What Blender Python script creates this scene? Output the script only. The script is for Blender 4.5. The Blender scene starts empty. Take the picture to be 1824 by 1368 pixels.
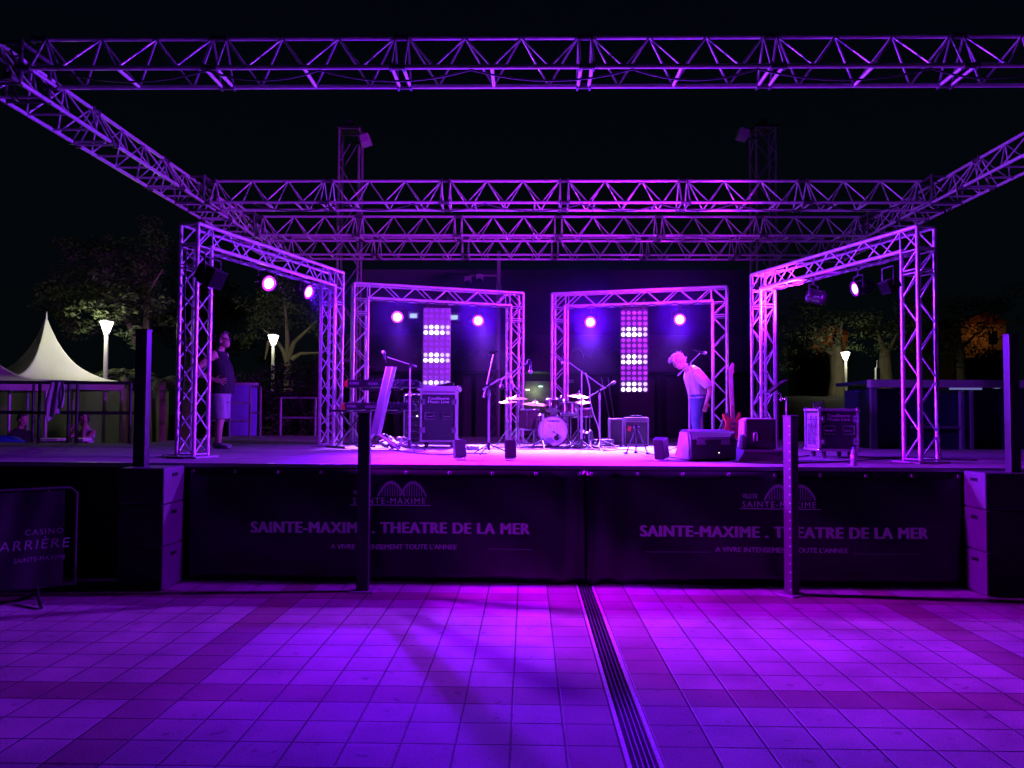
import bpy, bmesh, math, random
from mathutils import Vector as V, Matrix as M, Quaternion

# ------------------------------------------------------------------ camera, world, exposure
sc = bpy.context.scene
col = sc.collection
R = math.radians
FPX = 1400.0                                   # focal length in pixels of the 1824 px wide photograph
CAM = V((0, -8.14, 1.75))
cd = bpy.data.cameras.new('camera'); cd.sensor_width = 36; cd.lens = 36*FPX/1824; cd.clip_end = 900; cd.clip_start = .05
cam = bpy.data.objects.new('camera', cd); col.objects.link(cam)
RC = M.Rotation(R(1.06), 3, 'Z') @ M.Rotation(R(92.11), 3, 'X') @ M.Rotation(R(.3), 3, 'Z')
cam.matrix_world = M.Translation(CAM) @ RC.to_4x4()
sc.camera = cam

w = bpy.data.worlds.new('World'); sc.world = w; w.use_nodes = True
bg = w.node_tree.nodes['Background']
bg.inputs[1].default_value = 1                      # moonless night sky, a little town glow near the horizon
_nt = w.node_tree; _tc = _nt.nodes.new('ShaderNodeTexCoord'); _sp = _nt.nodes.new('ShaderNodeSeparateXYZ'); _rp = _nt.nodes.new('ShaderNodeValToRGB')
_nt.links.new(_tc.outputs['Generated'], _sp.inputs[0]); _nt.links.new(_sp.outputs['Z'], _rp.inputs[0]); _nt.links.new(_rp.outputs[0], bg.inputs[0])
_rp.color_ramp.elements[0].color = (.0011, .0022, .0028, 1); _rp.color_ramp.elements[1].color = (.0004, .001, .0032, 1); _rp.color_ramp.elements[1].position = .6

sc.view_settings.view_transform = 'Standard'; sc.view_settings.look = 'None'
sc.view_settings.exposure = 0; sc.view_settings.gamma = 1
sc.cycles.use_denoising = True
sc.cycles.max_bounces = 6; sc.cycles.diffuse_bounces = 3; sc.cycles.glossy_bounces = 3
sc.cycles.volume_bounces = 0; sc.cycles.sample_clamp_indirect = 3
LAMP_W = 2200; FLOOD_W = 1500; SMOKE = .014
MAGENTA = (.46, .012, 1.0); VIOLET = (.2, .002, 1.0); BLUEV = (.14, .001, 1.0); PURPLE = (.3, .003, 1.0); HOT = (.46, .09, 1.0); HOTV = (.32, .085, 1.0)

ZS = 1.21                                       # stage deck height

def at(px, py, d):
    """point that the photograph shows at pixel (px, py), d metres along the view axis"""
    return CAM + RC @ V(((px-912)/FPX*d, -(py-684)/FPX*d, -d))
def atz(px, py, z):
    v = RC @ V(((px-912)/FPX, -(py-684)/FPX, -1)); return CAM + v*((z-CAM.z)/v.z)
def st(px, d, z=ZS):
    p = at(px, 735, d); return V((p.x, p.y, z))

# ------------------------------------------------------------------ mesh helpers
class MB:
    def __init__(s, xf=None): s.v = []; s.f = []; s.sm = []; s.xf = xf
    def add(s, vs, fs, smooth=False):
        n = len(s.v)
        for p in vs:
            p = V(p)
            s.v.append(s.xf @ p if s.xf is not None else p)
        s.f += [tuple(i+n for i in f) for f in fs]; s.sm += [smooth]*len(fs); return s
    def box(s, c, d, rot=None):
        x, y, z = d[0]/2, d[1]/2, d[2]/2
        vs = [V((a*x, b*y, e*z)) for a in (-1, 1) for b in (-1, 1) for e in (-1, 1)]
        if rot is not None: vs = [rot @ p for p in vs]
        return s.add([p+V(c) for p in vs], [(0,1,3,2),(4,6,7,5),(0,4,5,1),(2,3,7,6),(0,2,6,4),(1,5,7,3)])
    def cyl(s, a, b, r0, r1=None, n=8, cap=True, smooth=True):
        a, b = V(a), V(b); r1 = r0 if r1 is None else r1
        ax = (b-a).normalized(); u = ax.orthogonal().normalized(); w_ = ax.cross(u)
        vs = []
        for p, r in ((a, r0), (b, r1)):
            vs += [p+(u*math.cos(2*math.pi*i/n)+w_*math.sin(2*math.pi*i/n))*r for i in range(n)]
        s.add(vs, [(i, (i+1) % n, n+(i+1) % n, n+i) for i in range(n)], smooth)
        if cap: s.add(vs, [tuple(range(n-1, -1, -1)), tuple(range(n, 2*n))])
        return s
    def tube(s, pts, r, n=6, cap=True, flat=1.0):
        pts = [V(p) for p in pts]; m = len(pts)
        rs = r if isinstance(r, (list, tuple)) else [r]*m
        t = (pts[1]-pts[0]).normalized(); u = t.orthogonal().normalized(); vs = []
        for k, p in enumerate(pts):
            t2 = (pts[min(k+1, m-1)]-pts[max(k-1, 0)])
            if t2.length > 1e-9: t2.normalize()
            else: t2 = t
            q = t.rotation_difference(t2); u = q @ u; t = t2; w_ = t.cross(u)
            vs += [p+(u*math.cos(2*math.pi*i/n)+w_*flat*math.sin(2*math.pi*i/n))*rs[k] for i in range(n)]
        fs = [(k*n+i, k*n+(i+1) % n, (k+1)*n+(i+1) % n, (k+1)*n+i) for k in range(m-1) for i in range(n)]
        s.add(vs, fs, True)
        if cap: s.add(vs[:n], [tuple(range(n-1, -1, -1))], True); s.add(vs[-n:], [tuple(range(n))], True)
        return s
    def lathe(s, prof, o=(0, 0, 0), q=None, n=20, smooth=True):
        vs = []
        for r, z in prof:
            for i in range(n):
                p = V((r*math.cos(2*math.pi*i/n), r*math.sin(2*math.pi*i/n), z))
                vs.append((q @ p if q is not None else p)+V(o))
        m = len(prof)
        return s.add(vs, [(k*n+i, k*n+(i+1) % n, (k+1)*n+(i+1) % n, (k+1)*n+i) for k in range(m-1) for i in range(n)], smooth)
    def ell(s, c, r, q=None, n=14, m=8):
        vs = []
        for k in range(m+1):
            a = math.pi*k/m
            for i in range(n):
                b = 2*math.pi*i/n
                p = V((r[0]*math.sin(a)*math.cos(b), r[1]*math.sin(a)*math.sin(b), r[2]*math.cos(a)))
                vs.append((q @ p if q is not None else p)+V(c))
        return s.add(vs, [(k*n+i, (k+1)*n+i, (k+1)*n+(i+1) % n, k*n+(i+1) % n) for k in range(m) for i in range(n)], True)
    def loft(s, rings):
        """rings: (centre, half-axis u, half-axis v)"""
        n = 16; vs = []
        for c, u, v in rings:
            c, u, v = V(c), V(u), V(v)
            vs += [c+u*math.cos(2*math.pi*i/n)+v*math.sin(2*math.pi*i/n) for i in range(n)]
        m = len(rings)
        s.add(vs, [(k*n+i, k*n+(i+1) % n, (k+1)*n+(i+1) % n, (k+1)*n+i) for k in range(m-1) for i in range(n)], True)
        return s.add(vs[:n], [tuple(range(n-1, -1, -1))], True).add(vs[-n:], [tuple(range(n))], True)
    def prism(s, poly, th, fn):
        """poly in 2-D, fn(a, b, t) -> point, t from 0 to th"""
        n = len(poly)
        vs = [fn(a, b, 0) for a, b in poly]+[fn(a, b, th) for a, b in poly]
        return s.add(vs, [tuple(range(n-1, -1, -1)), tuple(range(n, 2*n))]+[(i, (i+1) % n, n+(i+1) % n, n+i) for i in range(n)])
    def build(s, name, mat, parent=None, bevel=0, remesh=0, smooth_it=0):
        me = bpy.data.meshes.new(name); me.from_pydata(s.v, [], s.f)
        me.polygons.foreach_set('use_smooth', s.sm); me.materials.append(mat); me.update()
        o = bpy.data.objects.new(name, me); col.objects.link(o)
        if parent is not None: o.parent = parent
        if bevel:
            b = o.modifiers.new('bevel', 'BEVEL'); b.width = bevel; b.segments = 2; b.limit_method = 'ANGLE'; b.angle_limit = R(50)
        if remesh:
            b = o.modifiers.new('remesh', 'REMESH'); b.mode = 'VOXEL'; b.voxel_size = remesh; b.use_smooth_shade = True
            if smooth_it:
                b = o.modifiers.new('smooth', 'SMOOTH'); b.iterations = smooth_it; b.factor = .5
        return o

def tag(o, label=None, cat=None, group=None, kind=None):
    if label: o['label'] = label
    if cat: o['category'] = cat
    if group: o['group'] = group
    if kind: o['kind'] = kind
    return o
def thing(name, label, cat, loc=(0, 0, 0), rotz=0, group=None):
    o = bpy.data.objects.new(name, None); col.objects.link(o); o.empty_display_size = .1
    o.location = loc; o.rotation_euler = (0, 0, rotz)
    return tag(o, label, cat, group)
def dup(o, parent=None, loc=None, rotz=None, label=None):
    c = o.copy(); col.objects.link(c)
    if parent is not None: c.parent = parent
    if loc is not None: c.location = loc
    if rotz is not None: c.rotation_euler = (0, 0, rotz)
    if label: c['label'] = label
    for ch in list(o.children): dup(ch, c)
    return c

def text_mesh(txt, width=None, height=None, bold=0.0, spacing=1.0, th=.002):
    """flat lettering in the XY plane, left bottom corner at the origin"""
    cu = bpy.data.curves.new('lettering', 'FONT'); cu.body = txt; cu.size = 1; cu.extrude = .004; cu.offset = bold; cu.space_character = spacing
    cu.resolution_u = 4
    o = bpy.data.objects.new('lettering', cu); col.objects.link(o)
    bpy.context.view_layer.update()
    me = bpy.data.meshes.new_from_object(o.evaluated_get(bpy.context.evaluated_depsgraph_get()))
    bpy.data.objects.remove(o); bpy.data.curves.remove(cu)
    xs = [v.co.x for v in me.vertices]; ys = [v.co.y for v in me.vertices]
    x0, x1, y0, y1 = min(xs), max(xs), min(ys), max(ys)
    sx = width/(x1-x0) if width else None; sy = height/(y1-y0) if height else None
    sx = sx or sy; sy = sy or sx
    for v in me.vertices: v.co = V(((v.co.x-x0)*sx, (v.co.y-y0)*sy, v.co.z*.5))
    return me
def lettering(txt, mat, parent, org, ex, ez, width=None, height=None, bold=0.0, spacing=1.0, center=False, name='lettering', follow=None, thick=0):
    """lettering standing on direction ez, running along ex; thick widens the strokes"""
    me = text_mesh(txt, width, height, bold, spacing)
    if thick:
        bm = bmesh.new(); bm.from_mesh(me); n0 = list(bm.verts)+list(bm.edges)+list(bm.faces)
        for k in (-2, -1, 1, 2):
            r_ = bmesh.ops.duplicate(bm, geom=n0)
            for v in [e for e in r_['geom'] if isinstance(e, bmesh.types.BMVert)]: v.co.x += k*thick/2; v.co.y += (k % 2)*thick*.3; v.co.z -= abs(k)*.0004+(.0002 if k > 0 else 0)
        bm.to_mesh(me); bm.free()
    ex, ez = V(ex).normalized(), V(ez).normalized(); nn = ex.cross(ez)
    w_ = max(v.co.x for v in me.vertices)
    for v in me.vertices:
        x, y, z = v.co.x-(w_/2 if center else 0), v.co.y, v.co.z
        p = V(org)+ex*x+ez*y+nn*z
        if follow: p = follow(p)
        v.co = p
    # one mesh per word
    iv = sorted((min(me.vertices[i].co.dot(ex) for i in q.vertices), max(me.vertices[i].co.dot(ex) for i in q.vertices), q.index) for q in me.polygons)
    hh = max(v.co.dot(ez) for v in me.vertices)-min(v.co.dot(ez) for v in me.vertices)
    words, end = [], -1e9
    for lo, hi, q in iv:
        if lo > end+hh*WORD_GAP: words.append([])
        words[-1].append(q); end = max(end, hi)
    for wd in words:
        ids = sorted({i for q in wd for i in me.polygons[q].vertices}); mp = {i: k for k, i in enumerate(ids)}
        m2 = bpy.data.meshes.new(name); m2.from_pydata([me.vertices[i].co for i in ids], [], [[mp[i] for i in me.polygons[q].vertices] for q in wd])
        m2.materials.append(mat); o = bpy.data.objects.new(name, m2); col.objects.link(o); o.parent = parent
    return o
WORD_GAP = .33

# ------------------------------------------------------------------ materials
MATS = {}
def mat(name, color, rough=.5, metal=0.0, var=0.0, vscale=8.0, bump=0.0, bscale=40.0, spec=.5, rvar=0.0, alpha=1.0, trans=0.0, emit=None, estr=0.0, sheen=0, stretch=None):
    if name in MATS: return MATS[name]
    m = bpy.data.materials.new(name); m.use_nodes = True; nt = m.node_tree; b = nt.nodes['Principled BSDF']
    b.inputs['Base Color'].default_value = (*color, 1); b.inputs['Roughness'].default_value = rough
    b.inputs['Metallic'].default_value = metal; b.inputs['Specular IOR Level'].default_value = spec
    tc = nt.nodes.new('ShaderNodeTexCoord')
    vec = tc.outputs['Object']
    if stretch:
        mp = nt.nodes.new('ShaderNodeMapping'); mp.inputs['Scale'].default_value = stretch; nt.links.new(vec, mp.inputs[0]); vec = mp.outputs[0]
    if var or rvar:
        n = nt.nodes.new('ShaderNodeTexNoise'); n.inputs['Scale'].default_value = vscale; n.inputs['Detail'].default_value = 6; n.inputs['Roughness'].default_value = .65
        nt.links.new(vec, n.inputs['Vector'])
        if var:
            r = nt.nodes.new('ShaderNodeValToRGB')
            r.color_ramp.elements[0].position = .3; r.color_ramp.elements[1].position = .72
            r.color_ramp.elements[0].color = (*[c*(1-var) for c in color], 1); r.color_ramp.elements[1].color = (*[min(1, c*(1+var)) for c in color], 1)
            nt.links.new(n.outputs['Fac'], r.inputs[0]); nt.links.new(r.outputs[0], b.inputs['Base Color'])
        if rvar:
            mr = nt.nodes.new('ShaderNodeMapRange'); mr.inputs['To Min'].default_value = max(.04, rough-rvar); mr.inputs['To Max'].default_value = min(1, rough+rvar)
            nt.links.new(n.outputs['Fac'], mr.inputs['Value']); nt.links.new(mr.outputs[0], b.inputs['Roughness'])
    if bump:
        n2 = nt.nodes.new('ShaderNodeTexNoise'); n2.inputs['Scale'].default_value = bscale; n2.inputs['Detail'].default_value = 5
        nt.links.new(vec, n2.inputs['Vector'])
        bp = nt.nodes.new('ShaderNodeBump'); bp.inputs['Strength'].default_value = bump; bp.inputs['Distance'].default_value = .01
        nt.links.new(n2.outputs['Fac'], bp.inputs['Height']); nt.links.new(bp.outputs[0], b.inputs['Normal'])
    if trans: b.inputs['Transmission Weight'].default_value = trans
    if emit:
        b.inputs['Emission Color'].default_value = (*emit, 1); b.inputs['Emission Strength'].default_value = estr
    MATS[name] = m; return m

ALU = mat('aluminium_tube', (.74, .73, .75), .34, .35, .12, 9, .08, 60, rvar=.1)
STEEL = mat('galvanised_steel', (.4, .4, .42), .45, .4, .15, 10)
CHROME = mat('chrome', (.8, .8, .82), .16, .9, rvar=.06, vscale=20)
BLACKM = mat('black_painted_metal', (.018, .018, .02), .45, 0, .3, 14, .05, 60)
BLACKP = mat('black_plastic', (.008, .008, .009), .4, 0, .2, 20, .1, 120)
mat('matt_black', (.004, .004, .0045), .8)
GREYM = mat('dark_grey_metal', (.09, .09, .1), .45, .3, .2, 12)
TOLEX = mat('black_textured_vinyl', (.02, .02, .022), .55, 0, .3, 60, .3, 300)
DECKM = mat('stage_deck_board', (.31, .295, .29), .85, 0, .22, 3.5, .1, 30, spec=.08, rvar=.05)
CLOTHB = mat('black_cloth', (.012, .012, .014), .8, 0, .3, 6, .25, 30)
VINYLB = mat('black_banner_vinyl', (.008, .008, .01), .3, 0, .2, 5, .12, 4)
WHITEP = mat('white_lettering', (.93, .93, .93), .6, 0, .08, 20)
GRILLE = mat('speaker_grille_cloth', (.008, .008, .009), .7, 0, .35, 220, .3, 260)
CASEB = mat('flight_case_laminate', (.03, .03, .038), .33, 0, .25, 14, .04, 90)
WOODL = mat('light_wood', (.45, .33, .2), .5, 0, .2, 12)
SKIN = mat('skin', (.5, .3, .22), .5, 0, .06, 20, .05, 60)
TILEC = (.42, .40, .39)
# ------------------------------------------------------------------ ground
def paving_material():
    m = bpy.data.materials.new('concrete_pavers'); m.use_nodes = True; nt = m.node_tree; N = nt.nodes; L = nt.links; b = N['Principled BSDF']
    geo = N.new('ShaderNodeNewGeometry'); sep = N.new('ShaderNodeSeparateXYZ'); L.new(geo.outputs['Position'], sep.inputs[0])
    def math_(op, a, b_=None, c=None):
        n = N.new('ShaderNodeMath'); n.operation = op
        for k, x in enumerate((a, b_, c)):
            if x is None: continue
            if isinstance(x, (int, float)): n.inputs[k].default_value = x
            else: L.new(x, n.inputs[k])
        return n.outputs[0]
    T = .29
    xs = math_('DIVIDE', math_('ADD', sep.outputs[0], 100*T-.508+.003), T)       # joint against the drain's edge
    # right of the drain the grid starts again at the other edge
    xr = math_('DIVIDE', math_('ADD', sep.outputs[0], 100*T-.692-.003), T)
    right = math_('GREATER_THAN', sep.outputs[0], .6)
    u = math_('ADD', math_('MULTIPLY', xs, math_('SUBTRACT', 1, right)), math_('MULTIPLY', xr, right))
    v = math_('DIVIDE', math_('ADD', sep.outputs[1], 100*T+.16), T)
    fu, fv = math_('FRACT', u), math_('FRACT', v)
    eu = math_('MINIMUM', fu, math_('SUBTRACT', 1, fu)); ev = math_('MINIMUM', fv, math_('SUBTRACT', 1, fv))
    e = math_('MINIMUM', eu, ev)
    wob = N.new('ShaderNodeTexNoise'); wob.inputs['Scale'].default_value = 30; L.new(geo.outputs['Position'], wob.inputs['Vector'])
    e2 = math_('ADD', e, math_('MULTIPLY', math_('SUBTRACT', wob.outputs['Fac'], .5), .012))
    joint = N.new('ShaderNodeMapRange'); joint.inputs['From Min'].default_value = .009; joint.inputs['From Max'].default_value = .03; L.new(e2, joint.inputs['Value'])
    iu, iv = math_('FLOOR', u), math_('FLOOR', v)
    cmb = N.new('ShaderNodeCombineXYZ'); L.new(iu, cmb.inputs[0]); L.new(math_('ADD', iv, math_('MULTIPLY', right, 57)), cmb.inputs[1])
    wn = N.new('ShaderNodeTexWhiteNoise'); wn.noise_dimensions = '2D'; L.new(cmb.outputs[0], wn.inputs['Vector'])
    # darker red bands of pavers every nine rows
    fr = lambda x, off: math_('COMPARE', math_('FLOORED_MODULO', math_('SUBTRACT', x, off), 9), 0, .5)
    # floor of u left of drain: paver against the drain = 99 ; right: 100
    bl = math_('MULTIPLY', math_('SUBTRACT', 1, right), fr(iu, 99)); br = math_('MULTIPLY', right, fr(iu, 100))
    bv = fr(iv, 98)
    band = math_('MAXIMUM', math_('MAXIMUM', bl, br), bv)
    grain = N.new('ShaderNodeTexNoise'); grain.inputs['Scale'].default_value = 110; grain.inputs['Detail'].default_value = 4; grain.inputs['Roughness'].default_value = .8; L.new(geo.outputs['Position'], grain.inputs['Vector'])
    blot = N.new('ShaderNodeTexNoise'); blot.inputs['Scale'].default_value = 1.7; blot.inputs['Detail'].default_value = 7; blot.inputs['Roughness'].default_value = .6; L.new(geo.outputs['Position'], blot.inputs['Vector'])
    spot = N.new('ShaderNodeTexNoise'); spot.inputs['Scale'].default_value = 8; spot.inputs['Detail'].default_value = 3; L.new(geo.outputs['Position'], spot.inputs['Vector'])
    mixb = N.new('ShaderNodeMix'); mixb.data_type = 'RGBA'; L.new(band, mixb.inputs['Factor'])
    mixb.inputs['A'].default_value = (*TILEC, 1); mixb.inputs['B'].default_value = (.28, .2, .19, 1)
    val = math_('ADD', .92, math_('MULTIPLY', wn.outputs['Value'], .13))
    val = math_('ADD', val, math_('MULTIPLY', math_('SUBTRACT', grain.outputs['Fac'], .5), 3.6))
    val = math_('ADD', val, math_('MULTIPLY', math_('SUBTRACT', blot.outputs['Fac'], .5), 1.5))
    val = math_('MULTIPLY', val, math_('ADD', .1, math_('MULTIPLY', joint.outputs[0], .9)))
    gum = N.new('ShaderNodeMapRange'); gum.inputs['From Min'].default_value = .66; gum.inputs['From Max'].default_value = .7; L.new(spot.outputs['Fac'], gum.inputs['Value'])
    val = math_('MULTIPLY', val, math_('SUBTRACT', 1, math_('MULTIPLY', gum.outputs[0], .45)))
    hsv = N.new('ShaderNodeHueSaturation'); L.new(mixb.outputs['Result'], hsv.inputs['Color']); L.new(val, hsv.inputs['Value'])
    L.new(hsv.outputs[0], b.inputs['Base Color'])
    ro = N.new('ShaderNodeMapRange'); ro.inputs['To Min'].default_value = .3; ro.inputs['To Max'].default_value = .62; L.new(blot.outputs['Fac'], ro.inputs['Value']); L.new(ro.outputs[0], b.inputs['Roughness'])
    hgt = math_('ADD', math_('MULTIPLY', joint.outputs[0], 1.0), math_('MULTIPLY', grain.outputs['Fac'], 1.1))
    hgt = math_('ADD', hgt, math_('MULTIPLY', wn.outputs['Value'], .25))
    bp = N.new('ShaderNodeBump'); bp.inputs['Strength'].default_value = .9; bp.inputs['Distance'].default_value = .007; L.new(hgt, bp.inputs['Height']); L.new(bp.outputs[0], b.inputs['Normal'])
    return m

g = MB()
DX0, DX1 = .508, .692                                  # drain channel
for x0, x1 in ((-30, DX0), (DX1, 30)): g.add([(x0, -14, 0), (x1, -14, 0), (x1, 1.5, 0), (x0, 1.5, 0)], [(0, 1, 2, 3)])
plaza = g.build('plaza_paving', paving_material()); tag(plaza, kind='structure')
gr = MB().add([(-400, -400, -.12), (400, -400, -.12), (400, 400, -.12), (-400, 400, -.12)], [(0, 1, 2, 3)])
tag(gr.build('ground', mat('dark_earth', (.06, .055, .045), .9, 0, .4, .6, .3, 8)), kind='structure')
gr = MB().add([(-30, 1.5, -.002), (30, 1.5, -.002), (30, 40, -.002), (-30, 40, -.002)], [(0, 1, 2, 3)])
tag(gr.build('path', mat('pale_gravel', (.28, .26, .22), .9, 0, .25, 3, .3, 30)), kind='structure')

# drain: channel, edge rails and a slotted grating
dr = thing('drain_channel', 'long slotted metal drain grate running through the pavers towards the stage', 'drain', (0, 0, 0))
MB().box(((DX0+DX1)/2, -6.25, -.09), (DX1-DX0, 15.5, .02)).build('channel_bed', mat('drain_bed', (.02, .02, .02), .8), dr)
xc = (DX0+DX1)/2; y = -13.4
k = 0
while y < 1.4:
    y1 = min(y+1.0, 1.45)-.006
    fr_ = MB(); gt = MB()
    for x in (DX0+.012, DX1-.012): fr_.box((x, (y+y1)/2, -.012), (.022, y1-y, .028))
    for j in range(1, 5):
        gt.box((DX0+.024+(DX1-DX0-.048)*j/5, (y+y1)/2, -.004), (.0055, y1-y, .02))
    n = int((y1-y)/.02)
    for j in range(n+1):
        gt.box((xc, y+.004+(y1-y-.008)*j/n, -.02), (DX1-DX0-.046, .004, .016))
    gt.build('grating', mat('grate_steel', (.16, .16, .17), .4, .6, .2, 30), dr)
    fr_.build('edge_rail', mat('rail_steel', (.6, .59, .58), .5, .25, .35, 40, .1, 80), dr)
    y += 1.0

# ------------------------------------------------------------------ stage
def deck_mat():
    m = DECKM; return m
stg = thing('stage', 'raised stage with pale board deck and black skirting', 'stage', (0, 0, 0))
dk = MB()
rnd = random.Random(3)
def deck_area(x0, x1, y0, y1):
    nx = max(1, round((x1-x0)/2)); ny = max(1, round((y1-y0)/1)); dx = (x1-x0)/nx; dy = (y1-y0)/ny
    for i in range(nx):
        for j in range(ny):
            dz = rnd.uniform(-.0015, .0015)
            dk.box((x0+dx*(i+.5), y0+dy*(j+.5), ZS-.02+dz), (dx-.006, dy-.006, .04))
deck_area(-6.5, 9.5, .03, 4.53); deck_area(-6.5, 5.5, 4.53, 9.53); deck_area(-10.5, -6.5, .03, 5.03)
dk.build('deck', DECKM, stg)
MB().box((-.5, .012, ZS-.02), (20, .03, .045)).build('edge_trim', mat('deck_edge_alu', (.5, .5, .52), .35, .6, .1, 10), stg, bevel=.004)
def skirt(x0, x1, y0, y1, mm=CLOTHB, amp=.02, name='skirt', z0=.012, z1=ZS-.045):
    b = MB(); L = math.hypot(x1-x0, y1-y0); n = int(L/.05); nx, ny = -(y1-y0)/L, (x1-x0)/L
    vs = []
    for i in range(n+1):
        t = i/n; o = amp*(math.sin(t*L*9)+.6*math.sin(t*L*23+1)); 
        for z, k_ in ((z1, .4), (z0, 1.2)): vs.append((x0+(x1-x0)*t+nx*o*k_, y0+(y1-y0)*t+ny*o*k_, z))
    b.add(vs, [(2*i, 2*i+1, 2*i+3, 2*i+2) for i in range(n)], True)
    return b.build(name, mm, stg)
skirt(-10.5, 9.5, .07, .07); skirt(-10.5, -10.5, .1, 5); skirt(-6.5, -6.5, 5.1, 9.4); skirt(5.5, 5.5, 4.6, 9.4); skirt(-6.5, 5.5, 9.45, 9.45); skirt(9.5, 9.5, .1, 4.5); skirt(5.55, 9.5, 4.5, 4.5); skirt(-10.45, -6.55, 5, 5)
MB().box((-.5, 4.5, .3), (19, 8, .04)).box((0, 2, .6), (.1, .1, .6)).build('understructure', BLACKM, stg)

# ------------------------------------------------------------------ printed banners on the stage front
def banner(name, label, x0, x1, logo_px, text_px, sub_px, yb):
    t = thing(name, label, 'banner', ((x0+x1)/2, -.035, 0)); w_ = x1-x0
    zt, zb = ZS-.05, .012
    def wave(x, z):
        """folds: gathered at the meeting end, soft elsewhere"""
        e = (x-(0.66 if x0 < 0 else .66))          # world seam near x=.66
        f = math.exp(-(e/.55)**2)
        return -.028*f*math.sin(x*19+ (zt-z)*1.2)*(.3+.7*(zt-z)) - .012*math.sin(x*2.3+z*1.7) - .01*math.sin(x*.9-z*3.1) - .006*math.sin((x+z*1.4)*5)
    cx = (x0+x1)/2
    def follow(p):
        p = V(p); p.y += wave(p.x+cx, p.z)*.98; return p
    b = MB(); nx, nz = int(w_/.06), 14; vs = []
    for i in range(nx+1):
        for j in range(nz+1):
            x = x0+w_*i/nx; z = zb+(zt-zb)*j/nz
            vs.append((x-cx, wave(x, z), z))
    b.add(vs, [(i*(nz+1)+j, (i+1)*(nz+1)+j, (i+1)*(nz+1)+j+1, i*(nz+1)+j+1) for i in range(nx) for j in range(nz)], True)
    cl = b.build('banner_cloth', VINYLB, t)
    sd = cl.modifiers.new('thick', 'SOLIDIFY'); sd.thickness = .002; sd.offset = 1
    for i in range(int(w_/.45)+1):
        x = x0+.06+(w_-.12)*i/int(w_/.45)
        MB().lathe([(.009, 0), (.018, 0), (.018, .003), (.009, .003)], (x-cx, wave(x, zt-.03)-.004, zt-.03), M.Rotation(R(90), 3, 'X'), 10).build('eyelet', STEEL, t)
    D = 8.1
    def P(px, py): p = at(px, py, D); return V((p.x-cx, -.006, p.z))
    # town logo: two bridge arches over the town's name
    l0, l1, la, lb, lt, lu = logo_px    # left, right of the name, arch left, arch right, top, underline y
    A0, A1 = P(la, lt+28), P(lb, lt+30); top = P(la, lt).z; base = A0.z
    ar = MB(); W2 = (A1.x-A0.x)*.56
    for k_ in range(2):
        xa = A0.x if k_ == 0 else A1.x-W2
        h = top-base
        outer, inner = [], []
        for i in range(21):
            s_ = i/20; yy = math.sin(math.pi*s_)**.8
            outer.append((xa+W2*s_, base+h*yy)); inner.append((xa+W2*(.06+.88*s_), base+h*.80*yy*(1) ))
        for i in range(20):
            q = [outer[i], outer[i+1], inner[i+1], inner[i]]
            ar.add([follow((a, -.006, c)) for a, c in q], [(0, 1, 2, 3)])
        for i in range(3, 18, 2):
            a = inner[i]; wv = .004
            ar.add([follow((a[0]-wv, -.006, base)), follow((a[0]+wv, -.006, base)), follow((a[0]+wv, -.006, a[1])), follow((a[0]-wv, -.006, a[1]))], [(0, 1, 2, 3)])
    ar.build('town_logo', mat('logo_print', (.5, .5, .55), .6), t)
    H = lambda a, b_: abs(at(0, a, D).z-at(0, b_, D).z)
    pv = P(l0, lt+25)
    lettering('VILLE DE', WHITEP, t, pv, (1, 0, 0), (0, 0, 1), width=P(la-7, 0).x-pv.x, height=.045, follow=follow, name='small_lettering')
    pn = P(l0, lu-3)
    lettering('SAINTE-MAXIME', WHITEP, t, pn, (1, 0, 0), (0, 0, 1), width=P(l1, 0).x-pn.x, height=.062, spacing=1.25, follow=follow, name='name_lettering')
    u0, u1 = P(l0-5, lu), P(l1+5, lu+1)
    un = MB()
    for i in range(12):
        xa, xb = u0.x+(u1.x-u0.x)*i/12, u0.x+(u1.x-u0.x)*(i+1)/12
        un.add([follow(p) for p in ((xa, -.006, u0.z), (xb, -.006, u0.z), (xb, -.006, u0.z+.008), (xa, -.006, u0.z+.008))], [(0, 1, 2, 3)])
    un.build('underline', WHITEP, t)
    a, b_, yy = text_px; p = P(a, yy)
    lettering('SAINTE-MAXIME . THEATRE DE LA MER', WHITEP, t, p, (1, 0, 0), (0, 0, 1), width=P(b_, 0).x-p.x, height=.112, bold=0, thick=.009, spacing=1.1, follow=follow, name='title_lettering')
    a, b_, yy = sub_px; p = P(a, yy)
    lettering("A VIVRE INTENSEMENT TOUTE L'ANNEE", WHITEP, t, p, (1, 0, 0), (0, 0, 1), width=P(b_, 0).x-p.x, height=.052, bold=0, thick=.002, follow=follow, name='motto_lettering')
    for xa, xb, yl in yb:
        q0, q1 = P(xa, yl), P(xb, yl); un = MB()
        for i in range(10):
            xx, xy = q0.x+(q1.x-q0.x)*i/10, q0.x+(q1.x-q0.x)*(i+1)/10
            un.add([follow(p_) for p_ in ((xx, -.006, q0.z), (xy, -.006, q0.z), (xy, -.006, q0.z+.006), (xx, -.006, q0.z+.006))], [(0, 1, 2, 3)])
        un.build('rule_line', mat('grey_print', (.25, .25, .27), .6), t)
    return t
xs_ = at(330, 900, 8.1).x; xm = at(1042, 900, 8.1).x; xe = at(1708, 900, 8.1).x
banner('banner', 'black banner lettered Sainte-Maxime Theatre de la Mer, crossed by the plain black post', xs_, xm-.004, (629, 762, 672, 761, 856, 900), (449, 947, 948), (590, 818, 977), [(870, 947, 977)])
banner('banner', 'black banner lettered Sainte-Maxime Theatre de la Mer, crossed by the riveted post', xm+.004, xe, (1319, 1450, 1356, 1447, 861, 905), (1140, 1646, 954), (1271, 1505, 980), [(1148, 1262, 981), (1510, 1630, 983)])

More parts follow.
